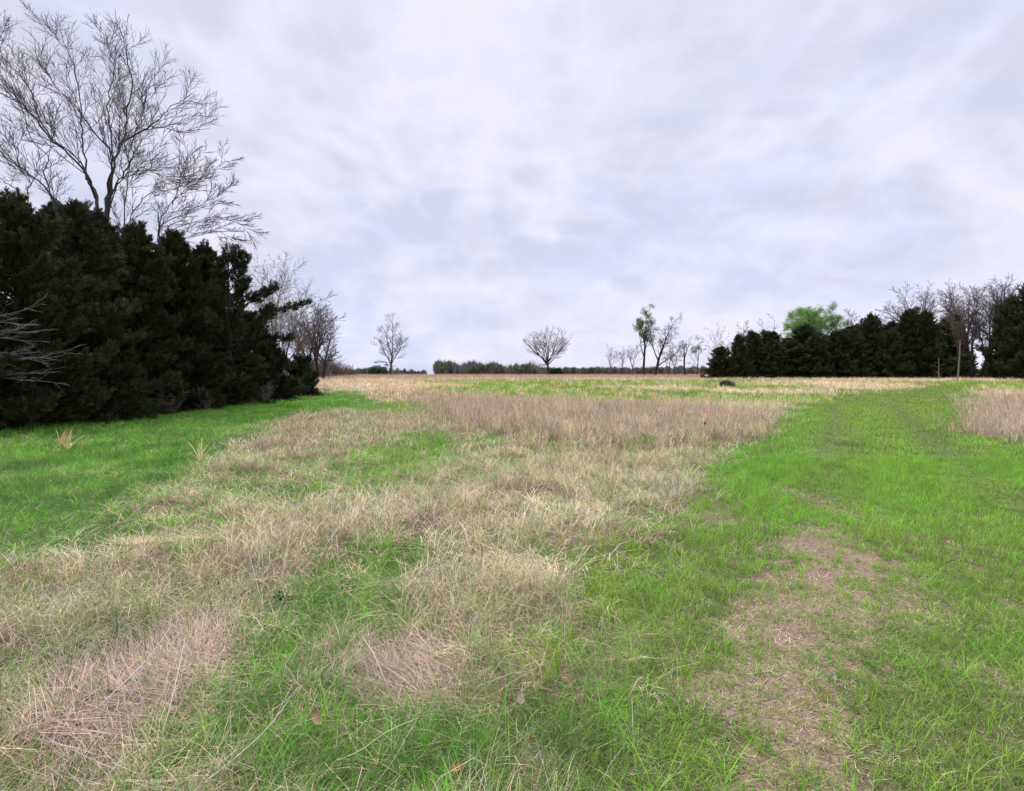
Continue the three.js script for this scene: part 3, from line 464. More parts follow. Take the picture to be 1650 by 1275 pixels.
{ // dead twigs sticking out of the brushy cedar at the left edge
  const [x, y, z] = [-14.52, 2.62, -15.5], root = base('dead_branches', [x, y, z], 'spray of grey dead branches reaching right from the left photo edge before the cedars', 'dead branch'), R = mulberry(441);
  for (let k = 0; k < 11; k++) { const b = new MB(); grow([b, b], wander(V(-0.3, 0.5 - 0.16 * k, 0.3 * R()), V(1, 0.1 * (R() - 0.5), 0.35 * (R() - 0.5)), 1.7 + R(), 7, 0.22, 0.005, R), 0.016, 0.005, 1, { n: [0, 6, 3], len: [0, 0.4, 0.5], ang: [0, 0.45, 0.6], up: [0, 0.01, 0], wig: 0.3, rmin: 0.005, col: [0.19, 0.165, 0.15] }, R); b.build('branch', M.twig, root); }
}

// ---------------------------------------------------------------- far woods, too far to count
{
  const R = mulberry(500);
  const broom = (seed, n, H, W, leaf) => { const Q = mulberry(seed), b = new MB(); for (let k = 0; k < n; k++) { const az = Q() * 6.28, s = W * Math.sqrt(Q()), h = H * (0.45 + 0.55 * Q()) * (1 - 0.35 * (s / W) ** 2), lx = Math.cos(az) * s, lz = Math.sin(az) * s, w = leaf ? 0.28 : 0.09, v = 0.7 + 0.6 * Q(), a = Q() * 3.14, cx = Math.cos(a) * w, cz = Math.sin(a) * w, y0 = leaf ? h * 0.75 : h * 0.2; b.tri([lx * 0.4 - cx, y0, lz * 0.4 - cz], [lx * 0.4 + cx, y0, lz * 0.4 + cz], [lx, h, lz], [v, v, v]); } if (!leaf) b.tube([V(0, 0, 0), V(0, H * 0.5, 0), V(0, H * 0.9, 0)], [0.25, 0.15, 0.05], 5, [0.7, 0.7, 0.7]); return b; };
  const bare = [1, 2, 3].map((s) => { const b = broom(510 + s, 150, 10, 2.8, false); b.flat = true; return b.geo(); }), leafy = [1, 2].map((s) => { const b = broom(520 + s, 260, 9, 2.9, true); return b.geo(); });
  const wood = (name, label, spots2, geos, cols) => {
    const root = base(name, [0, 0, 0], label, 'woodland', null, 'stuff');
    geos.forEach((g, k) => {
      const L = spots2.filter((_, i) => i % geos.length === k), im = shade(new THREE.InstancedMesh(g, M.needle, L.length)), m = new THREE.Matrix4(), q = new THREE.Quaternion(), c = new THREE.Color();
      L.forEach(([x, d, s], i) => { im.setMatrixAt(i, m.compose(V(x, hBase(d), -d), q.setFromAxisAngle(Y, R() * 6.28), V(s * (0.8 + 0.4 * R()), s, s * (0.8 + 0.4 * R())))); const col = cols[k], v = 0.75 + 0.5 * R(); im.setColorAt(i, c.setRGB(col[0] * v, col[1] * v, col[2] * v)); });
      im.name = 'trees'; root.add(im);
    });
  };
  const band = (x0, x1, d0, d1, n, s0, s1) => Array.from({ length: n }, () => { const d = lerp(d0, d1, R()); const x = lerp(x0, x1, R()) * (d / d0); return [x, d, lerp(s0, s1, clamp(0.5 + 0.9 * fbm(x * 0.09, d * 0.01, 2) + 0.9 * (R() - 0.5)))]; });
  const gb = [0.2, 0.185, 0.165], gg = [0.15, 0.18, 0.125], gr = [0.22, 0.185, 0.17];
  wood('distant_wood', 'distant grey-green wood on the horizon left of the round-crowned lone tree', band(-57, 20, 430, 480, 420, 0.7, 1.6), [...bare, ...leafy], [gb, gr, gb, gg, gg]);
  wood('distant_wood', 'low distant wooded ridge on the horizon right of the round-crowned lone tree', band(15, 300, 700, 800, 800, 1.15, 1.55), [...leafy, ...bare.slice(0, 1)], [gg, gb, gb]);
  wood('distant_wood', 'low broken line of distant trees at the foot of the lone tree left of centre', band(-190, -95, 620, 700, 200, 0.75, 1.35).filter((_, i) => i % 3), [...leafy, bare[0]], [gg, gb, gb]);
  wood('distant_wood', 'dark distant wood closing the horizon behind the right-hand cedars', band(70, 260, 260, 300, 260, 0.5, 0.75), [...leafy, bare[1]], [gb, gb, gb]);
  wood('distant_wood', 'distant wood closing the horizon behind the left grove', band(-260, -105, 300, 340, 260, 0.5, 0.8), [...leafy, bare[1]], [gb, gb, gb]);
}

// ---------------------------------------------------------------- grass
// one blade: a tapering bent ribbon
function blade(b, R, x, z, az, el, L, w, droop, col, segs, kink = 0) {
  let px = x, py = -0.01, pz = z, e = el; const tw = az + 1.57 + (R() - 0.5) * 0.9, sx = Math.cos(tw), sz = Math.sin(tw), side = [];
  for (let k = 0; k <= segs; k++) {
    const ww = w * 0.5 * (k === segs ? 0.12 : 1 - 0.35 * (k / segs)); side.push([px - sx * ww, py, pz - sz * ww], [px + sx * ww, py, pz + sz * ww]);
    px += Math.cos(az) * Math.cos(e) * (L / segs); pz += Math.sin(az) * Math.cos(e) * (L / segs); py += Math.sin(e) * (L / segs); e -= droop / segs; if (kink && k < segs - 1 && R() < kink) { e -= 0.3 + 0.7 * R(); az += (R() - 0.5) * 1.8; } if (py < 0.012 && e < 0) e = 0.03;
  }
  for (let k = 0; k < segs; k++) { const i = k * 2; b.tri(side[i], side[i + 1], side[i + 3], col); if (k < segs - 1 || true) b.tri(side[i], side[i + 3], side[i + 2], col); }
}
const KIND = { // blades, spread, length, elevation, droop, width factor
  lawn: { n: 14, sp: 1, L: [0.04, 0.11], el: [0.7, 1.5], dr: [0.1, 1.0], w: 1.1 },
  green: { n: 14, sp: 0.9, L: [0.1, 0.28], el: [0.8, 1.5], dr: [0.2, 1.5], w: 1.1 },
  dry: { n: 11, sp: 0.9, L: [0.14, 0.46], el: [0.3, 1.3], dr: [0.5, 2.4], w: 0.95, kink: 0.22 },
  mat: { n: 12, sp: 1.2, L: [0.2, 0.5], el: [0.03, 0.42], dr: [-0.1, 0.6], w: 1, az: 0.8, kink: 0.3 },
  stem: { n: 8, sp: 1, L: [0.24, 0.58], el: [0.95, 1.57], dr: [-0.2, 0.8], w: 0.75, twigs: true },
  litter: { n: 34, sp: 1.25, L: [0.03, 0.1], el: [0.0, 0.32], dr: [-0.2, 0.5], w: 0.72 },
};
const LOD = [ // cell, blade width, segments, extra blade share, reach
  { s: 0.045, w: 0.0026, seg: 3, f: 0.62, to: 4.2 }, { s: 0.08, w: 0.0038, seg: 3, f: 0.95, to: 11 }, { s: 0.17, w: 0.0085, seg: 2, f: 1.2, to: 28 }, { s: 0.36, w: 0.018, seg: 2, f: 1.5, to: 66 }, { s: 0.75, w: 0.034, seg: 1, f: 1.7, to: 152 },
];
const tuftCache = new Map();
function tuft(kind, lod, variant) {
  const key = kind + lod + variant;
  if (!tuftCache.has(key)) {
    const K = KIND[kind], O = LOD[lod], R = mulberry(hash2(variant * 31 + lod, kind.length * 77 + kind.charCodeAt(0)) * 1e9), b = new MB(), n = Math.max(3, Math.round(K.n * O.f)), rad = O.s * 0.75 * K.sp;
    for (let k = 0; k < n; k++) {
      const a = R() * 6.28, r = rad * Math.sqrt(R()), v = 0.5 + 0.95 * R(), t = R(), az = K.az ? (R() - 0.5) * 2 * K.az * 1.1 + (R() < 0.5 ? 0 : 3.1416) : R() * 6.28, x = Math.cos(a) * r, z = Math.sin(a) * r, L = lerp(K.L[0], K.L[1], R()), el = lerp(K.el[0], K.el[1], R());
      const col = [v * (0.92 + 0.2 * t), v, v * (1.1 - 0.3 * t)];
      blade(b, R, x, z, az, el, L, O.w * K.w * (0.55 + 1.1 * R() * R() + 0.2 * R()), lerp(K.dr[0], K.dr[1], R()), col, O.seg, lod < 3 ? K.kink : 0);
      if (K.twigs && lod < 4) for (let q = 0; q < 4; q++) { const u = 0.45 + 0.5 * R(), a2 = R() * 6.28; const bb = new MB(); blade(bb, R, 0, 0, a2, 0.7 + 0.6 * R(), L * 0.28, O.w * 0.6, 0.3, col, 1); const ox = x + Math.cos(az) * Math.cos(el) * L * u, oy = Math.sin(el) * L * u, oz = z + Math.sin(az) * Math.cos(el) * L * u, f = b.p.length / 3; for (let i = 0; i < bb.p.length; i += 3) b.p.push(bb.p[i] + ox, bb.p[i + 1] + oy, bb.p[i + 2] + oz); b.c.push(...bb.c); b.u.push(...bb.u); for (const i of bb.i) b.i.push(i + f); }
    }
    b.flat = true; tuftCache.set(key, b.geo());
  }
  return tuftCache.get(key);
}
const C = { vivid: [0.165, 0.47, 0.03], spring: [0.25, 0.49, 0.05], verge: [0.09, 0.265, 0.03], olive: [0.28, 0.36, 0.09], lime: [0.28, 0.46, 0.045], sage: [0.33, 0.41, 0.2], straw: [0.7, 0.56, 0.38], pale: [0.76, 0.67, 0.53], pink: [0.58, 0.42, 0.34], brown: [0.4, 0.31, 0.26], yellow: [0.68, 0.55, 0.28], mauve: [0.5, 0.41, 0.35] };  // verge green is darkened to stand for the shade of the left trees
const mix = (a, b, t) => [lerp(a[0], b[0], t), lerp(a[1], b[1], t), lerp(a[2], b[2], t)];
const GROUPS = {
  path: ['mown_grass', 'bright short grass of the mown track curving away on the right', 'grass'], verge: ['verge_grass', 'deep green grass of the strip along the foot of the left grove', 'grass'],
  meadow: ['meadow_grass', 'green grass growing up between the fallen straw of the rough meadow', 'grass'], dry: ['dry_grass', 'tangled tan dead grass across the rough middle of the meadow', 'dry grass'],
  mat: ['flattened_grass', 'mauve-brown dead grass lying flat in mats in the foreground', 'dry grass'], stand: ['weed_stand', 'upright brown dead weeds in the wide band across the mid field', 'dry weeds'],
  rstand: ['weed_stand', 'upright brown dead weeds in the patch at the right photo edge', 'dry weeds'], field: ['field_grass', 'pale straw and green grass of the far field below the horizon', 'grass'],
  litter: ['straw_litter', 'short pinkish straw litter on the worn patch of the mown track', 'litter'],
};
const buckets = new Map();
function put(group, kind, lod, x, d, s, sy, rot, col, v) {
  const key = [group, kind, lod, v].join();
  if (!buckets.has(key)) buckets.set(key, { group, kind, lod, v, list: [] });
  buckets.get(key).list.push([x, d, s, sy, rot, col]);
}
function plant(x, d, lod, R) {
  const j = () => (R() + R() + R() - 1.5) * 1.1; let reg = region(x, d, j(), j());
  if (reg === 'meadow' && d > 7 && R() < 0.45 && regionMemo(x + 2 * j(), d + 4 * j() + 1) === 'stand') reg = 'stand';
  const q = spots(x, d), n1 = fbm(x * 0.45, d * 0.45, 3), n4 = fbm(x * 7.5 + 3, d * 7.5 + 8, 2), n2 = fbm(x * 1.3 + 17, d * 1.3 + 5, 3), n3 = fbm(x * 3.4 + 70, d * 3.4, 2), v = Math.floor(R() * 3);
  const rot = R() * 6.28, far = sstep(8, 30, d), vary = (c) => { const k = (0.72 + 0.5 * R()) * (1 + (reg === 'path' ? 0.4 : 0.75) * n4 * (d < 14 ? 1 : 0.4)); return [c[0] * k * (0.93 + 0.14 * R()), c[1] * k, c[2] * k * (0.9 + 0.2 * R())]; };
  const s0 = 0.8 + 0.45 * R();
  if (reg === 'grove') { if (R() < 0.3) put('dry', 'mat', lod, x, d, s0, s0, rot, vary(C.brown), v); return; }
  if (reg === 'path') {
    let bare = q.bare + (inPoly(BARE, x + 0.4 * n2 + 0.32 * j(), d + 0.5 * n3 + 0.32 * j()) ? 1.02 + 0.5 * n3 + 0.3 * n4 : 0) + 0.4 * n3 * (d < 9 ? 1 : 0.3) + sstep(8, 3.5, d) * (0.2 + 0.5 * n2 + 0.4 * n4);
    bare = Math.max(bare, q.mat);
    if (R() < bare) { put('litter', 'litter', lod, x, d, s0, s0, rot, vary(mix(C.pink, C.pale, clamp(0.3 + 0.8 * n2 + (R() - 0.5) * 0.9))), v); if (R() < 0.86) return; }
    const rut = rutAt(x, d), shortness = (1 - 0.5 * rut) * (0.75 + 0.5 * (n2 + 0.5)) * lerp(0.72, 1, sstep(3, 9, d)) * (1 + q.tall * 0.9);
    const g = mix(mix(C.vivid, C.olive, clamp(0.1 + 0.8 * n2 + 0.5 * sstep(7, 3.5, d))), C.spring, clamp(0.4 + n1 + 0.3 * n3));
    const right = sstep(0, 7, x - 0.42 * d) * sstep(8, 18, d);       // paler, drier right half of the track
    if (R() < 0.14 * sstep(9, 5, d) + 0.12 * right) { put('path', 'litter', lod, x, d, s0, s0, rot, vary(mix(C.straw, C.olive, 0.4)), v); }
    if (d < 11 && R() < 0.4 + 0.5 * n4) put('path', 'litter', lod, x, d, s0, s0, rot, vary(mix(C.straw, C.olive, 0.25 + 0.6 * R())), v);
    if (d < 11) put('path', 'lawn', lod, x + 0.4 * (R() - 0.5) * LOD[lod].s, d + 0.03, s0 * 1.1, s0 * shortness * 0.8, rot + 2, vary(mix(g, C.olive, 0.5)), (v + 1) % 3);
    put('path', R() < 0.06 * sstep(14, 6, d) ? 'green' : 'lawn', lod, x, d, s0 * 1.05, s0 * shortness * 1.1, rot, vary(mix(mix(g, C.olive, 0.5 * right), [0.05, 0.1, 0.03], 0.38 * rut + 0.5 * q.tall)), v); return;
  }
  if (reg === 'verge') {
    if (R() < 0.1 + 0.4 * sstep(0.0, 0.5, n2) + 0.2 * n4) put('dry', R() < 0.5 ? 'dry' : 'mat', lod, x, d, s0 * 0.8, s0 * 0.5, rot, vary(mix(C.straw, C.olive, 0.8 * R())), v);
    put('verge', R() < 0.5 ? 'lawn' : 'green', lod, x, d, s0, s0 * (0.75 + 0.5 * n1), rot, vary(mix(mix(C.verge, C.vivid, clamp(0.3 + n2 + 0.4 * far)), C.olive, clamp(0.1 + 0.6 * n3 + 0.3 * n4))), v); return;
  }
  if (reg === 'stand' || reg === 'rstand') {
    const dens = reg === 'rstand' ? 0.95 : 0.85 + 0.3 * n1;
    if (R() < dens * (0.68 + 0.7 * n4 + 0.3 * n2)) put(reg, 'stem', lod, x, d, s0, s0 * (0.8 + 0.4 * n1 + 0.5 * n3) * (0.6 + 0.6 * R()), rot, vary(mix(mix(C.brown, C.mauve, clamp(0.5 + n2)), C.straw, clamp(0.25 + 0.9 * n3 + 0.6 * (R() - 0.3)))), v);
    if (R() < 0.5) put(reg, 'dry', lod, x, d, s0, s0 * 0.7, rot, vary(mix(C.pink, C.straw, R())), v);
    if (R() < 0.25 + q.green + 0.4 * n2) put('meadow', 'green', lod, x, d, s0, s0 * 1.1, rot, vary(mix(C.verge, C.olive, R())), v);
    return;
  }
  if (reg === 'field') {
    const f1 = fbm(x * 0.1 + 40, d * 0.16, 3), f2 = fbm(x * 0.25, d * 0.3 + 9, 3), edge = sstep(58, 80, d);
    const patch = Math.exp(-(((x - 7) / 9) ** 2) - ((d - 50) / 7) ** 2) + Math.exp(-(((x - 13) / 7) ** 2) - ((d - 33) / 5) ** 2) + Math.exp(-(((x - 2) / 7) ** 2) - ((d - 42) / 5) ** 2);
    const greenish = sstep(0.38, 0.72, 0.5 + 1.1 * f1 + 0.5 * f2 + 0.5 * patch - 0.7 * edge - 0.35 * sstep(-6, -12, x) + 0.2 * n2 + 0.15 * (R() - 0.5));
    if (R() < greenish) put('field', 'green', lod, x, d, s0 * 1.1, s0 * 1.1, rot, vary(mix(C.spring, C.olive, clamp(0.4 + f2))), v);
    else put('field', R() < 0.45 ? 'stem' : 'dry', lod, x, d, s0, s0 * (0.55 + 0.45 * edge + 0.25 * f2), rot, vary(mix(mix(C.yellow, C.pale, clamp(0.6 + 1.4 * f2)), C.pink, clamp(0.2 + edge * 1.1 + 0.5 * f1))), v);
    if (R() < 0.1) put('field', 'stem', lod, x, d, s0, s0 * 0.8, rot, vary(mix(C.yellow, C.pale, R())), v);
    return;
  }
  // rough meadow
  let w = 0.38 + 0.6 * n1 + 0.85 * n2 + 0.7 * n3 + 0.25 * n4 + 0.75 * q.dry + 0.9 * q.mat - 0.85 * q.green - q.lime - (reg === 'strip' ? 0.38 : 0) + 0.1 * sstep(2, 5, d);
  if (x > 0.35 * d * 0.6 - 0.5 && d < 5) w -= 0.2;                    // greener towards the mown track
  if (q.bare > 0.4 && R() < q.bare) { put('litter', 'litter', lod, x, d, s0, s0, rot, vary(mix(C.brown, C.pink, R())), v); return; }
  const dryNow = R() < clamp(w, 0.1, 0.93);
  if (dryNow) {
    const short = sstep(3.9, 2.9, d) * sstep(-0.7, 0.1, x), matNow = R() < clamp(0.36 + q.mat * 1.2 - 0.6 * n2 - 0.3 * q.dry + 0.12 * sstep(4.2, 2.6, d) + 0.3 * short), lay = matNow ? (q.mat > 0.3 ? 2.05 + 0.5 * n2 : 3 * n1 + 2 * n2) + (R() - 0.5) * 0.7 : rot;
    const col = q.mat > 0.3 ? mix(C.mauve, C.pink, 0.55 * R()) : mix(mix(C.straw, C.pale, clamp(0.3 + n3 + 0.4 * (R() - 0.3))), C.pink, clamp(0.3 + 0.9 * n2));
    if (short > 0.3 && R() < 0.5) put('dry', 'litter', lod, x, d, s0 * 1.2, s0, rot, vary(mix(C.mauve, C.straw, R())), v);
    else if (matNow) put(q.mat > 0.3 ? 'mat' : 'dry', 'mat', lod, x, d, s0 * (q.mat > 0.3 ? 1 : lerp(0.6, 1, sstep(2.2, 5, d))), s0, lay, vary(col), v);
    else if (R() < 0.72) put('dry', 'dry', lod, x, d, s0, s0 * (0.72 + 0.5 * q.dry + 0.4 * n2 + 0.5 * n3) * (1 - 0.5 * short) * lerp(0.72, 1, sstep(2.2, 4.5, d)), rot, vary(mix(col, R() < 0.5 ? C.olive : C.sage, R() < 0.2 ? 0.6 : 0)), v);
    if (R() < 0.35) put('dry', 'litter', lod, x, d, s0 * 1.2, s0, rot, vary(mix(C.pink, C.brown, R())), v);
    if (R() < (q.mat > 0.4 ? 0.04 : 0.34)) put('meadow', 'green', lod, x, d, s0, s0 * 0.8, rot, vary(mix(mix(C.verge, C.olive, R()), C.sage, 0.6 * R())), v);
  } else {
    const lime = clamp(q.lime + 0.15), g = mix(mix(C.verge, C.vivid, clamp(0.55 + n2 + 0.3 * far)), lime > 0.4 ? C.lime : C.olive, clamp(lime + 0.4 * n3));
    put('meadow', R() < 0.35 ? 'lawn' : 'green', lod, x, d, s0, s0 * (0.6 + 0.3 * q.green + 0.25 * q.lime + 0.3 * n3) * lerp(0.65, 1, sstep(2.2, 4.5, d)), rot, vary(g), v);
    if (R() < 0.22) put('dry', R() < lerp(0.9, 0.5, sstep(2.2, 4.5, d)) ? 'litter' : 'dry', lod, x, d, s0, s0 * 0.7, rot, vary(C.straw), v);
  }
}
{
  const R = mulberry(900); let from = 1.0;
  LOD.forEach((O, lod) => {
    for (let d = from; d < O.to; d += O.s) {
      const half = d * 0.955 + 1.6;
      for (let x = -half; x < half; x += O.s) { if (x < -17 - 0.02 * d && d < 44) continue; plant(x + (R() - 0.5) * O.s, d + (R() - 0.5) * O.s, lod, R); }
    }
    from = O.to;
  });
  const roots = {}; let total = 0;
  for (const g of Object.keys(GROUPS)) roots[g] = base(GROUPS[g][0], [0, 0, 0], GROUPS[g][1], GROUPS[g][2], null, 'stuff');
  const m = new THREE.Matrix4(), q = new THREE.Quaternion(), c = new THREE.Color(), p = V(0, 0, 0), s3 = V(1, 1, 1), NAME = { lawn: 'short_blades', green: 'long_blades', dry: 'dry_blades', mat: 'lying_straw', stem: 'weed_stems', litter: 'straw_bits' };
  for (const b of buckets.values()) {
    const im = shade(new THREE.InstancedMesh(tuft(b.kind, b.lod, b.v), b.kind === 'lawn' || b.kind === 'green' ? M.blade : M.straw, b.list.length));
    b.list.forEach(([x, d, s, sy, rot, col], i) => { im.setMatrixAt(i, m.compose(p.set(x, height(x, d), -d), q.setFromAxisAngle(Y, rot), s3.set(s, Math.max(0.15, sy), s))); im.setColorAt(i, c.setRGB(...col)); });
    total += b.list.length; im.name = NAME[b.kind]; roots[b.group].add(im);
  }
  console.log('tufts', total, 'meshes', buckets.size);
}

// ---------------------------------------------------------------- small things in the grass
const paint = (c) => new THREE.MeshPhysicalMaterial({ color: new THREE.Color().setRGB(...c), roughness: 0.9, transmission: 0.15, thickness: 0, specularIntensity: 0.3, side: THREE.DoubleSide });
const stalkMat = new THREE.MeshStandardMaterial({ roughness: 0.85, vertexColors: true });
[ // curled dead leaves lying on the grass
  [[-0.36, 2.66], 0.05, [0.36, 0.3, 0.22], 'pale curled dead leaf below the pinkish flattened patch in the foreground', 0.5],
  [[0.04, 2.61], 0.07, [0.34, 0.28, 0.21], 'pale flat dead leaf in the grass, right of the curled pale leaf', 1.6],
  [[-0.87, 2.47], 0.085, [0.32, 0.2, 0.13], 'brown dead leaf in the green grass left of the bent pale stalk', 2.3],
  [[-0.21, 2.15], 0.06, [0.42, 0.22, 0.09], 'orange-brown dead leaf at the bottom photo edge', 0.2],
  [[2.51, 3.75], 0.045, [0.38, 0.31, 0.23], 'pale dead leaf beside the worn patch of the mown track', 2.9],
  [[1.64, 2.82], 0.035, [0.36, 0.29, 0.22], 'tiny pale leaf on the worn patch near the green weed rosette', 1.1],
].forEach(([[x, d], L, col, label, turn]) => {
  const g = new THREE.PlaneGeometry(L, L * 0.5, 10, 6), p = g.attributes.position;
  for (let i = 0; i < p.count; i++) { const u = p.getX(i) / L, v = p.getY(i) / (L * 0.5), w = Math.pow(Math.max(0, 1 - 4 * u * u), 0.6) * (1 + 0.14 * Math.sin(u * 34)); p.setXYZ(i, u * L, L * (0.55 * v * v + 0.22 * Math.sin(u * 3 + v * 2) * u), v * w * L * 0.5); }
  g.computeVertexNormals();
  const root = base('dead_leaf', [x, height(x, d) + 0.055, -d], label, 'leaf'), m = shade(new THREE.Mesh(g, paint(col))); m.name = 'leaf_blade'; root.add(m); root.rotation.set(0.35, turn, 0.15);
  const b = new MB(); b.tube([V(-L * 0.72, 0.002, 0.004), V(-L * 0.5, 0, 0), V(0, 0.002, 0), V(L * 0.45, 0.004, 0)], [0.0012, 0.0016, 0.0013, 0.0006], 5, col.map((c) => c * 0.7)); b.build('leaf_stem', stalkMat, root);
});
function stalk(label, pts, r, col, head, name = 'dry_stalk') {     // one long dead stem, with its seed head where it has one
  const [bx, by, bz] = pts[0], root = base(name, [bx, by, bz], label, 'plant stalk'), c = new THREE.CatmullRomCurve3(pts.map(([x, y, z]) => V(x - bx, y - by, z - bz))), n = 14, b = new MB(), P = c.getPoints(n);
  b.tube(P, P.map((_, k) => lerp(r, r * 0.45, k / n)), 6, col); b.build('stem', stalkMat, root);
  if (head) {
    const h = new MB(), R = mulberry(Math.round(bx * 100) + 7);
    for (let k = 0; k < head.n; k++) { const t = 1 - head.len * R(), [q, dir] = along(P, Math.min(t, 0.995)), az = R() * 6.28, o = dir.clone().multiplyScalar(0.8).add(V(Math.cos(az), R() - 0.3, Math.sin(az)).multiplyScalar(0.7)).normalize(), l = head.size * (0.6 + 0.8 * R()), e = q.clone().addScaledVector(o, l), s = V(R() - 0.5, R() - 0.5, R() - 0.5).cross(o).normalize().multiplyScalar(l * 0.16), m2 = q.clone().addScaledVector(o, l * 0.5); h.tri(q.toArray(), m2.clone().add(s).toArray(), e.toArray(), head.col); h.tri(q.toArray(), e.toArray(), m2.clone().sub(s).toArray(), head.col); }
    h.build('seed_head', M.straw, root);
  }
  return root;
}
const PS = [0.62, 0.58, 0.46];
stalk('pale grass stalk rising from the bottom edge to a thin seed head', [[-0.56, 0, -2.1], [-0.47, 0.1, -2.12], [-0.41, 0.19, -2.16], [-0.38, 0.23, -2.2]], 0.0017, [0.42, 0.4, 0.28], { n: 50, len: 0.6, size: 0.011, col: [0.42, 0.42, 0.3] });
stalk('bent yellowish stalk leaning right to meet the pale seed head stalk', [[-0.71, 0.03, -2.25], [-0.62, 0.07, -2.25], [-0.5, 0.17, -2.22], [-0.37, 0.25, -2.18]], 0.003, [0.58, 0.5, 0.3]);
stalk('long pale stem lying along the flattened mauve mat at lower left', [[-2.03, -0.04, -2.55], [-1.92, 0.07, -2.65], [-1.84, 0.17, -2.8], [-1.81, 0.27, -2.95]], 0.0035, [0.58, 0.5, 0.42]);
stalk('second pale stem on the mauve mat, right of the long one', [[-1.53, -0.06, -2.3], [-1.53, 0.04, -2.42], [-1.59, 0.15, -2.62], [-1.68, 0.26, -2.86]], 0.003, [0.56, 0.46, 0.4]);
stalk('tall pale stalk standing right of the dark hollow in the meadow', [[-1.67, 0.01, -3.75], [-1.76, 0.27, -3.8], [-1.83, 0.43, -3.85], [-1.9, 0.46, -3.9]], 0.004, [0.6, 0.5, 0.4]);
stalk('long green-grey stem slanting up from the lower left corner region', [[-2.91, 0.14, -3.2], [-2.81, 0.2, -3.3], [-2.71, 0.3, -3.45], [-2.56, 0.28, -3.6]], 0.0035, [0.4, 0.42, 0.3]);
stalk('grey stalk slanting right above the bottom edge beside the green clump', [[-1.17, 0.05, -2.1], [-1.11, 0.07, -2.2], [-1.03, 0.12, -2.3], [-0.99, 0.16, -2.45]], 0.003, [0.5, 0.47, 0.4]);
stalk('thin stalk crossing the green clump left of the pinkish flattened patch', [[-0.57, -0.08, -2.75], [-0.66, 0.05, -2.85], [-0.74, 0.13, -2.95], [-0.82, 0.16, -3.05]], 0.0028, [0.6, 0.53, 0.42]);
stalk('dark weed stalk with a black head at the right end of the weed band', [[3.48, 0.02, -11], [3.6, 0.27, -11], [3.7, 0.47, -11], [3.78, 0.67, -11]], 0.006, [0.1, 0.08, 0.07], { n: 24, len: 0.07, size: 0.04, col: [0.04, 0.03, 0.026] }, 'weed_stalk');
stalk('lone dark stem standing up in the green verge at left', [[-8.87, 0.11, -12.6], [-8.86, 0.28, -12.6], [-8.84, 0.42, -12.6], [-8.84, 0.56, -12.6]], 0.006, [0.07, 0.07, 0.05], null, 'weed_stalk');
function clump(label, [x, d], H, W, n, seed, col, lean = 0) {       // an upright tuft of dead grass standing alone
  const R = mulberry(seed), root = base('dry_tuft', [x, height(x, d), -d], label, 'grass tuft'), b = new MB(), h = new MB();
  for (let k = 0; k < n; k++) { const az = R() * 6.28, v = 0.75 + 0.5 * R(), L = H * (0.55 + 0.6 * R()); blade(b, R, (R() - 0.5) * W, (R() - 0.5) * W, lean && R() < 0.8 ? lean : az, 0.75 + 0.75 * R(), L, 0.006 + 0.0007 * d, 0.2 + 0.9 * R(), [col[0] * v, col[1] * v, col[2] * v], 4); }
  b.build('blades', M.straw, root);
}
clump('yellow tuft of dead grass in the verge, largest of the three at left', [-9.91, 12.41], 0.5, 0.18, 34, 601, [0.72, 0.56, 0.3], 0.4);
clump('small yellow dead tuft just right of the largest one in the verge', [-9.31, 11.8], 0.32, 0.1, 18, 602, [0.72, 0.56, 0.3]);
clump('thin yellow tuft leaning right in the verge near the pair of tufts', [-9.2, 12], 0.42, 0.06, 12, 603, [0.7, 0.54, 0.3], 0.1);
clump('single yellow tuft at the edge of the straw, right side of the verge', [-5.46, 9.87], 0.5, 0.05, 12, 604, [0.74, 0.58, 0.28]);
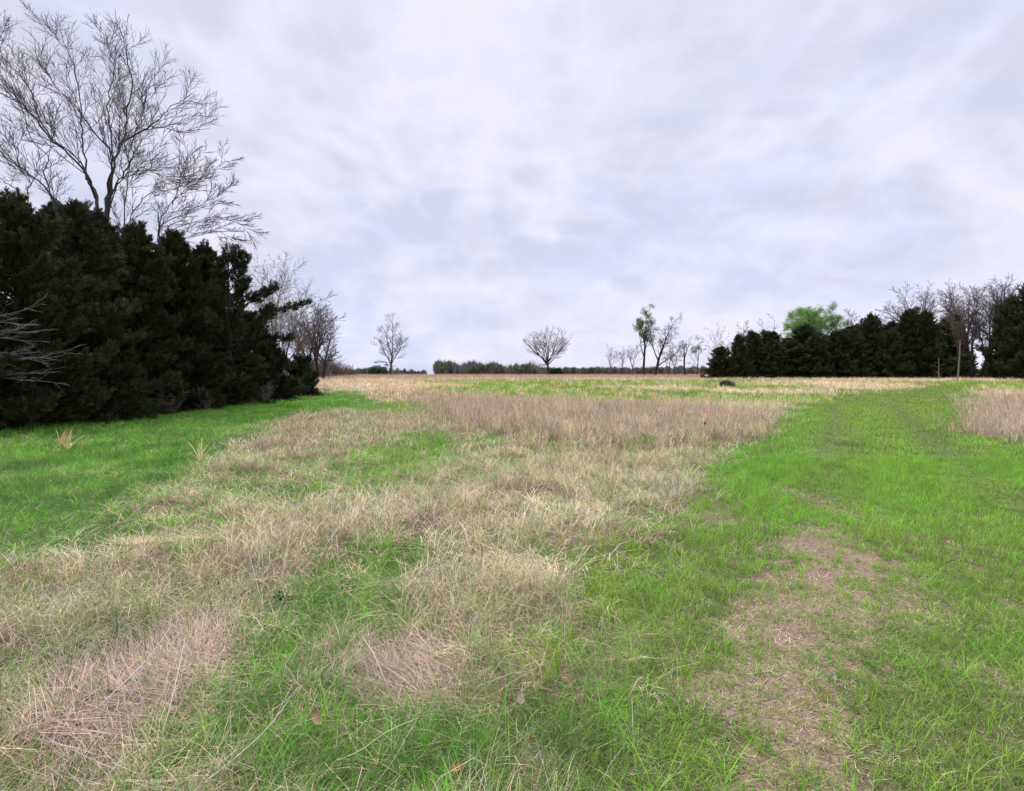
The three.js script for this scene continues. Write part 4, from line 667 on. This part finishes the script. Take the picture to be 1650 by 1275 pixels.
clump('pinkish straw tuft at the top of the rough grass beside the verge', [-6.91, 18.55], 0.55, 0.4, 50, 605, [0.6, 0.46, 0.33]);
clump('tan straw tuft standing in the green strip of the middle meadow', [-2.92, 16.56], 0.5, 0.5, 60, 606, [0.6, 0.47, 0.33]);
{ // a swath of yellow straw laid over on the rough grass
  const [x, d] = [-3.06, 5.1], R = mulberry(610), root = base('straw_swath', [x, height(x, d) + 0.06, -d], 'yellow straw laid over in a swath beside the green verge', 'straw'), b = new MB();
  for (let k = 0; k < 150; k++) { const v = 0.7 + 0.6 * R(), u = (R() - 0.5) * 0.75; blade(b, R, u, -u * 0.12 + (R() - 0.5) * 0.16, 3.1 + (R() - 0.5) * 0.5, 0.15 * R() + 0.02, 0.12 + 0.25 * R(), 0.004, 0.3 * R(), [0.72 * v, 0.56 * v, 0.33 * v], 3); }
  b.build('straw', M.straw, root);
}
{ // dark rotting clump in a hollow of the meadow
  const [x, d] = [-1.61, 3.92], R = mulberry(620), root = base('dead_clump', [x, height(x, d) + 0.01, -d], 'small blackish rotting plant clump in a hollow of the meadow', 'plant'), b = new MB();
  for (let k = 0; k < 70; k++) { const v = 0.5 + R(); blade(b, R, (R() - 0.5) * 0.08, (R() - 0.5) * 0.08, R() * 6.28, 0.3 + 1.2 * R(), 0.04 + 0.07 * R(), 0.012, 0.8 + R(), [0.014 * v, 0.013 * v, 0.014 * v], 3); }
  b.build('leaves', M.straw, root);
}
{ // broad-leaved weed on the worn patch
  const [x, d] = [1.7, 2.92], R = mulberry(630), root = base('weed_rosette', [x, height(x, d), -d], 'small broad-leaved green weed on the worn patch of the track', 'weed');
  for (let k = 0; k < 16; k++) { const b = new MB(), v = 0.8 + 0.4 * R(); blade(b, R, (R() - 0.5) * 0.06, (R() - 0.5) * 0.06, k * 2.4, 0.35 + 0.6 * R(), 0.035 + 0.03 * R(), 0.018, 0.9, [0.09 * v, 0.26 * v, 0.05 * v], 4); b.build('leaf', M.blade, root); }
}


renderer.render(scene, camera);
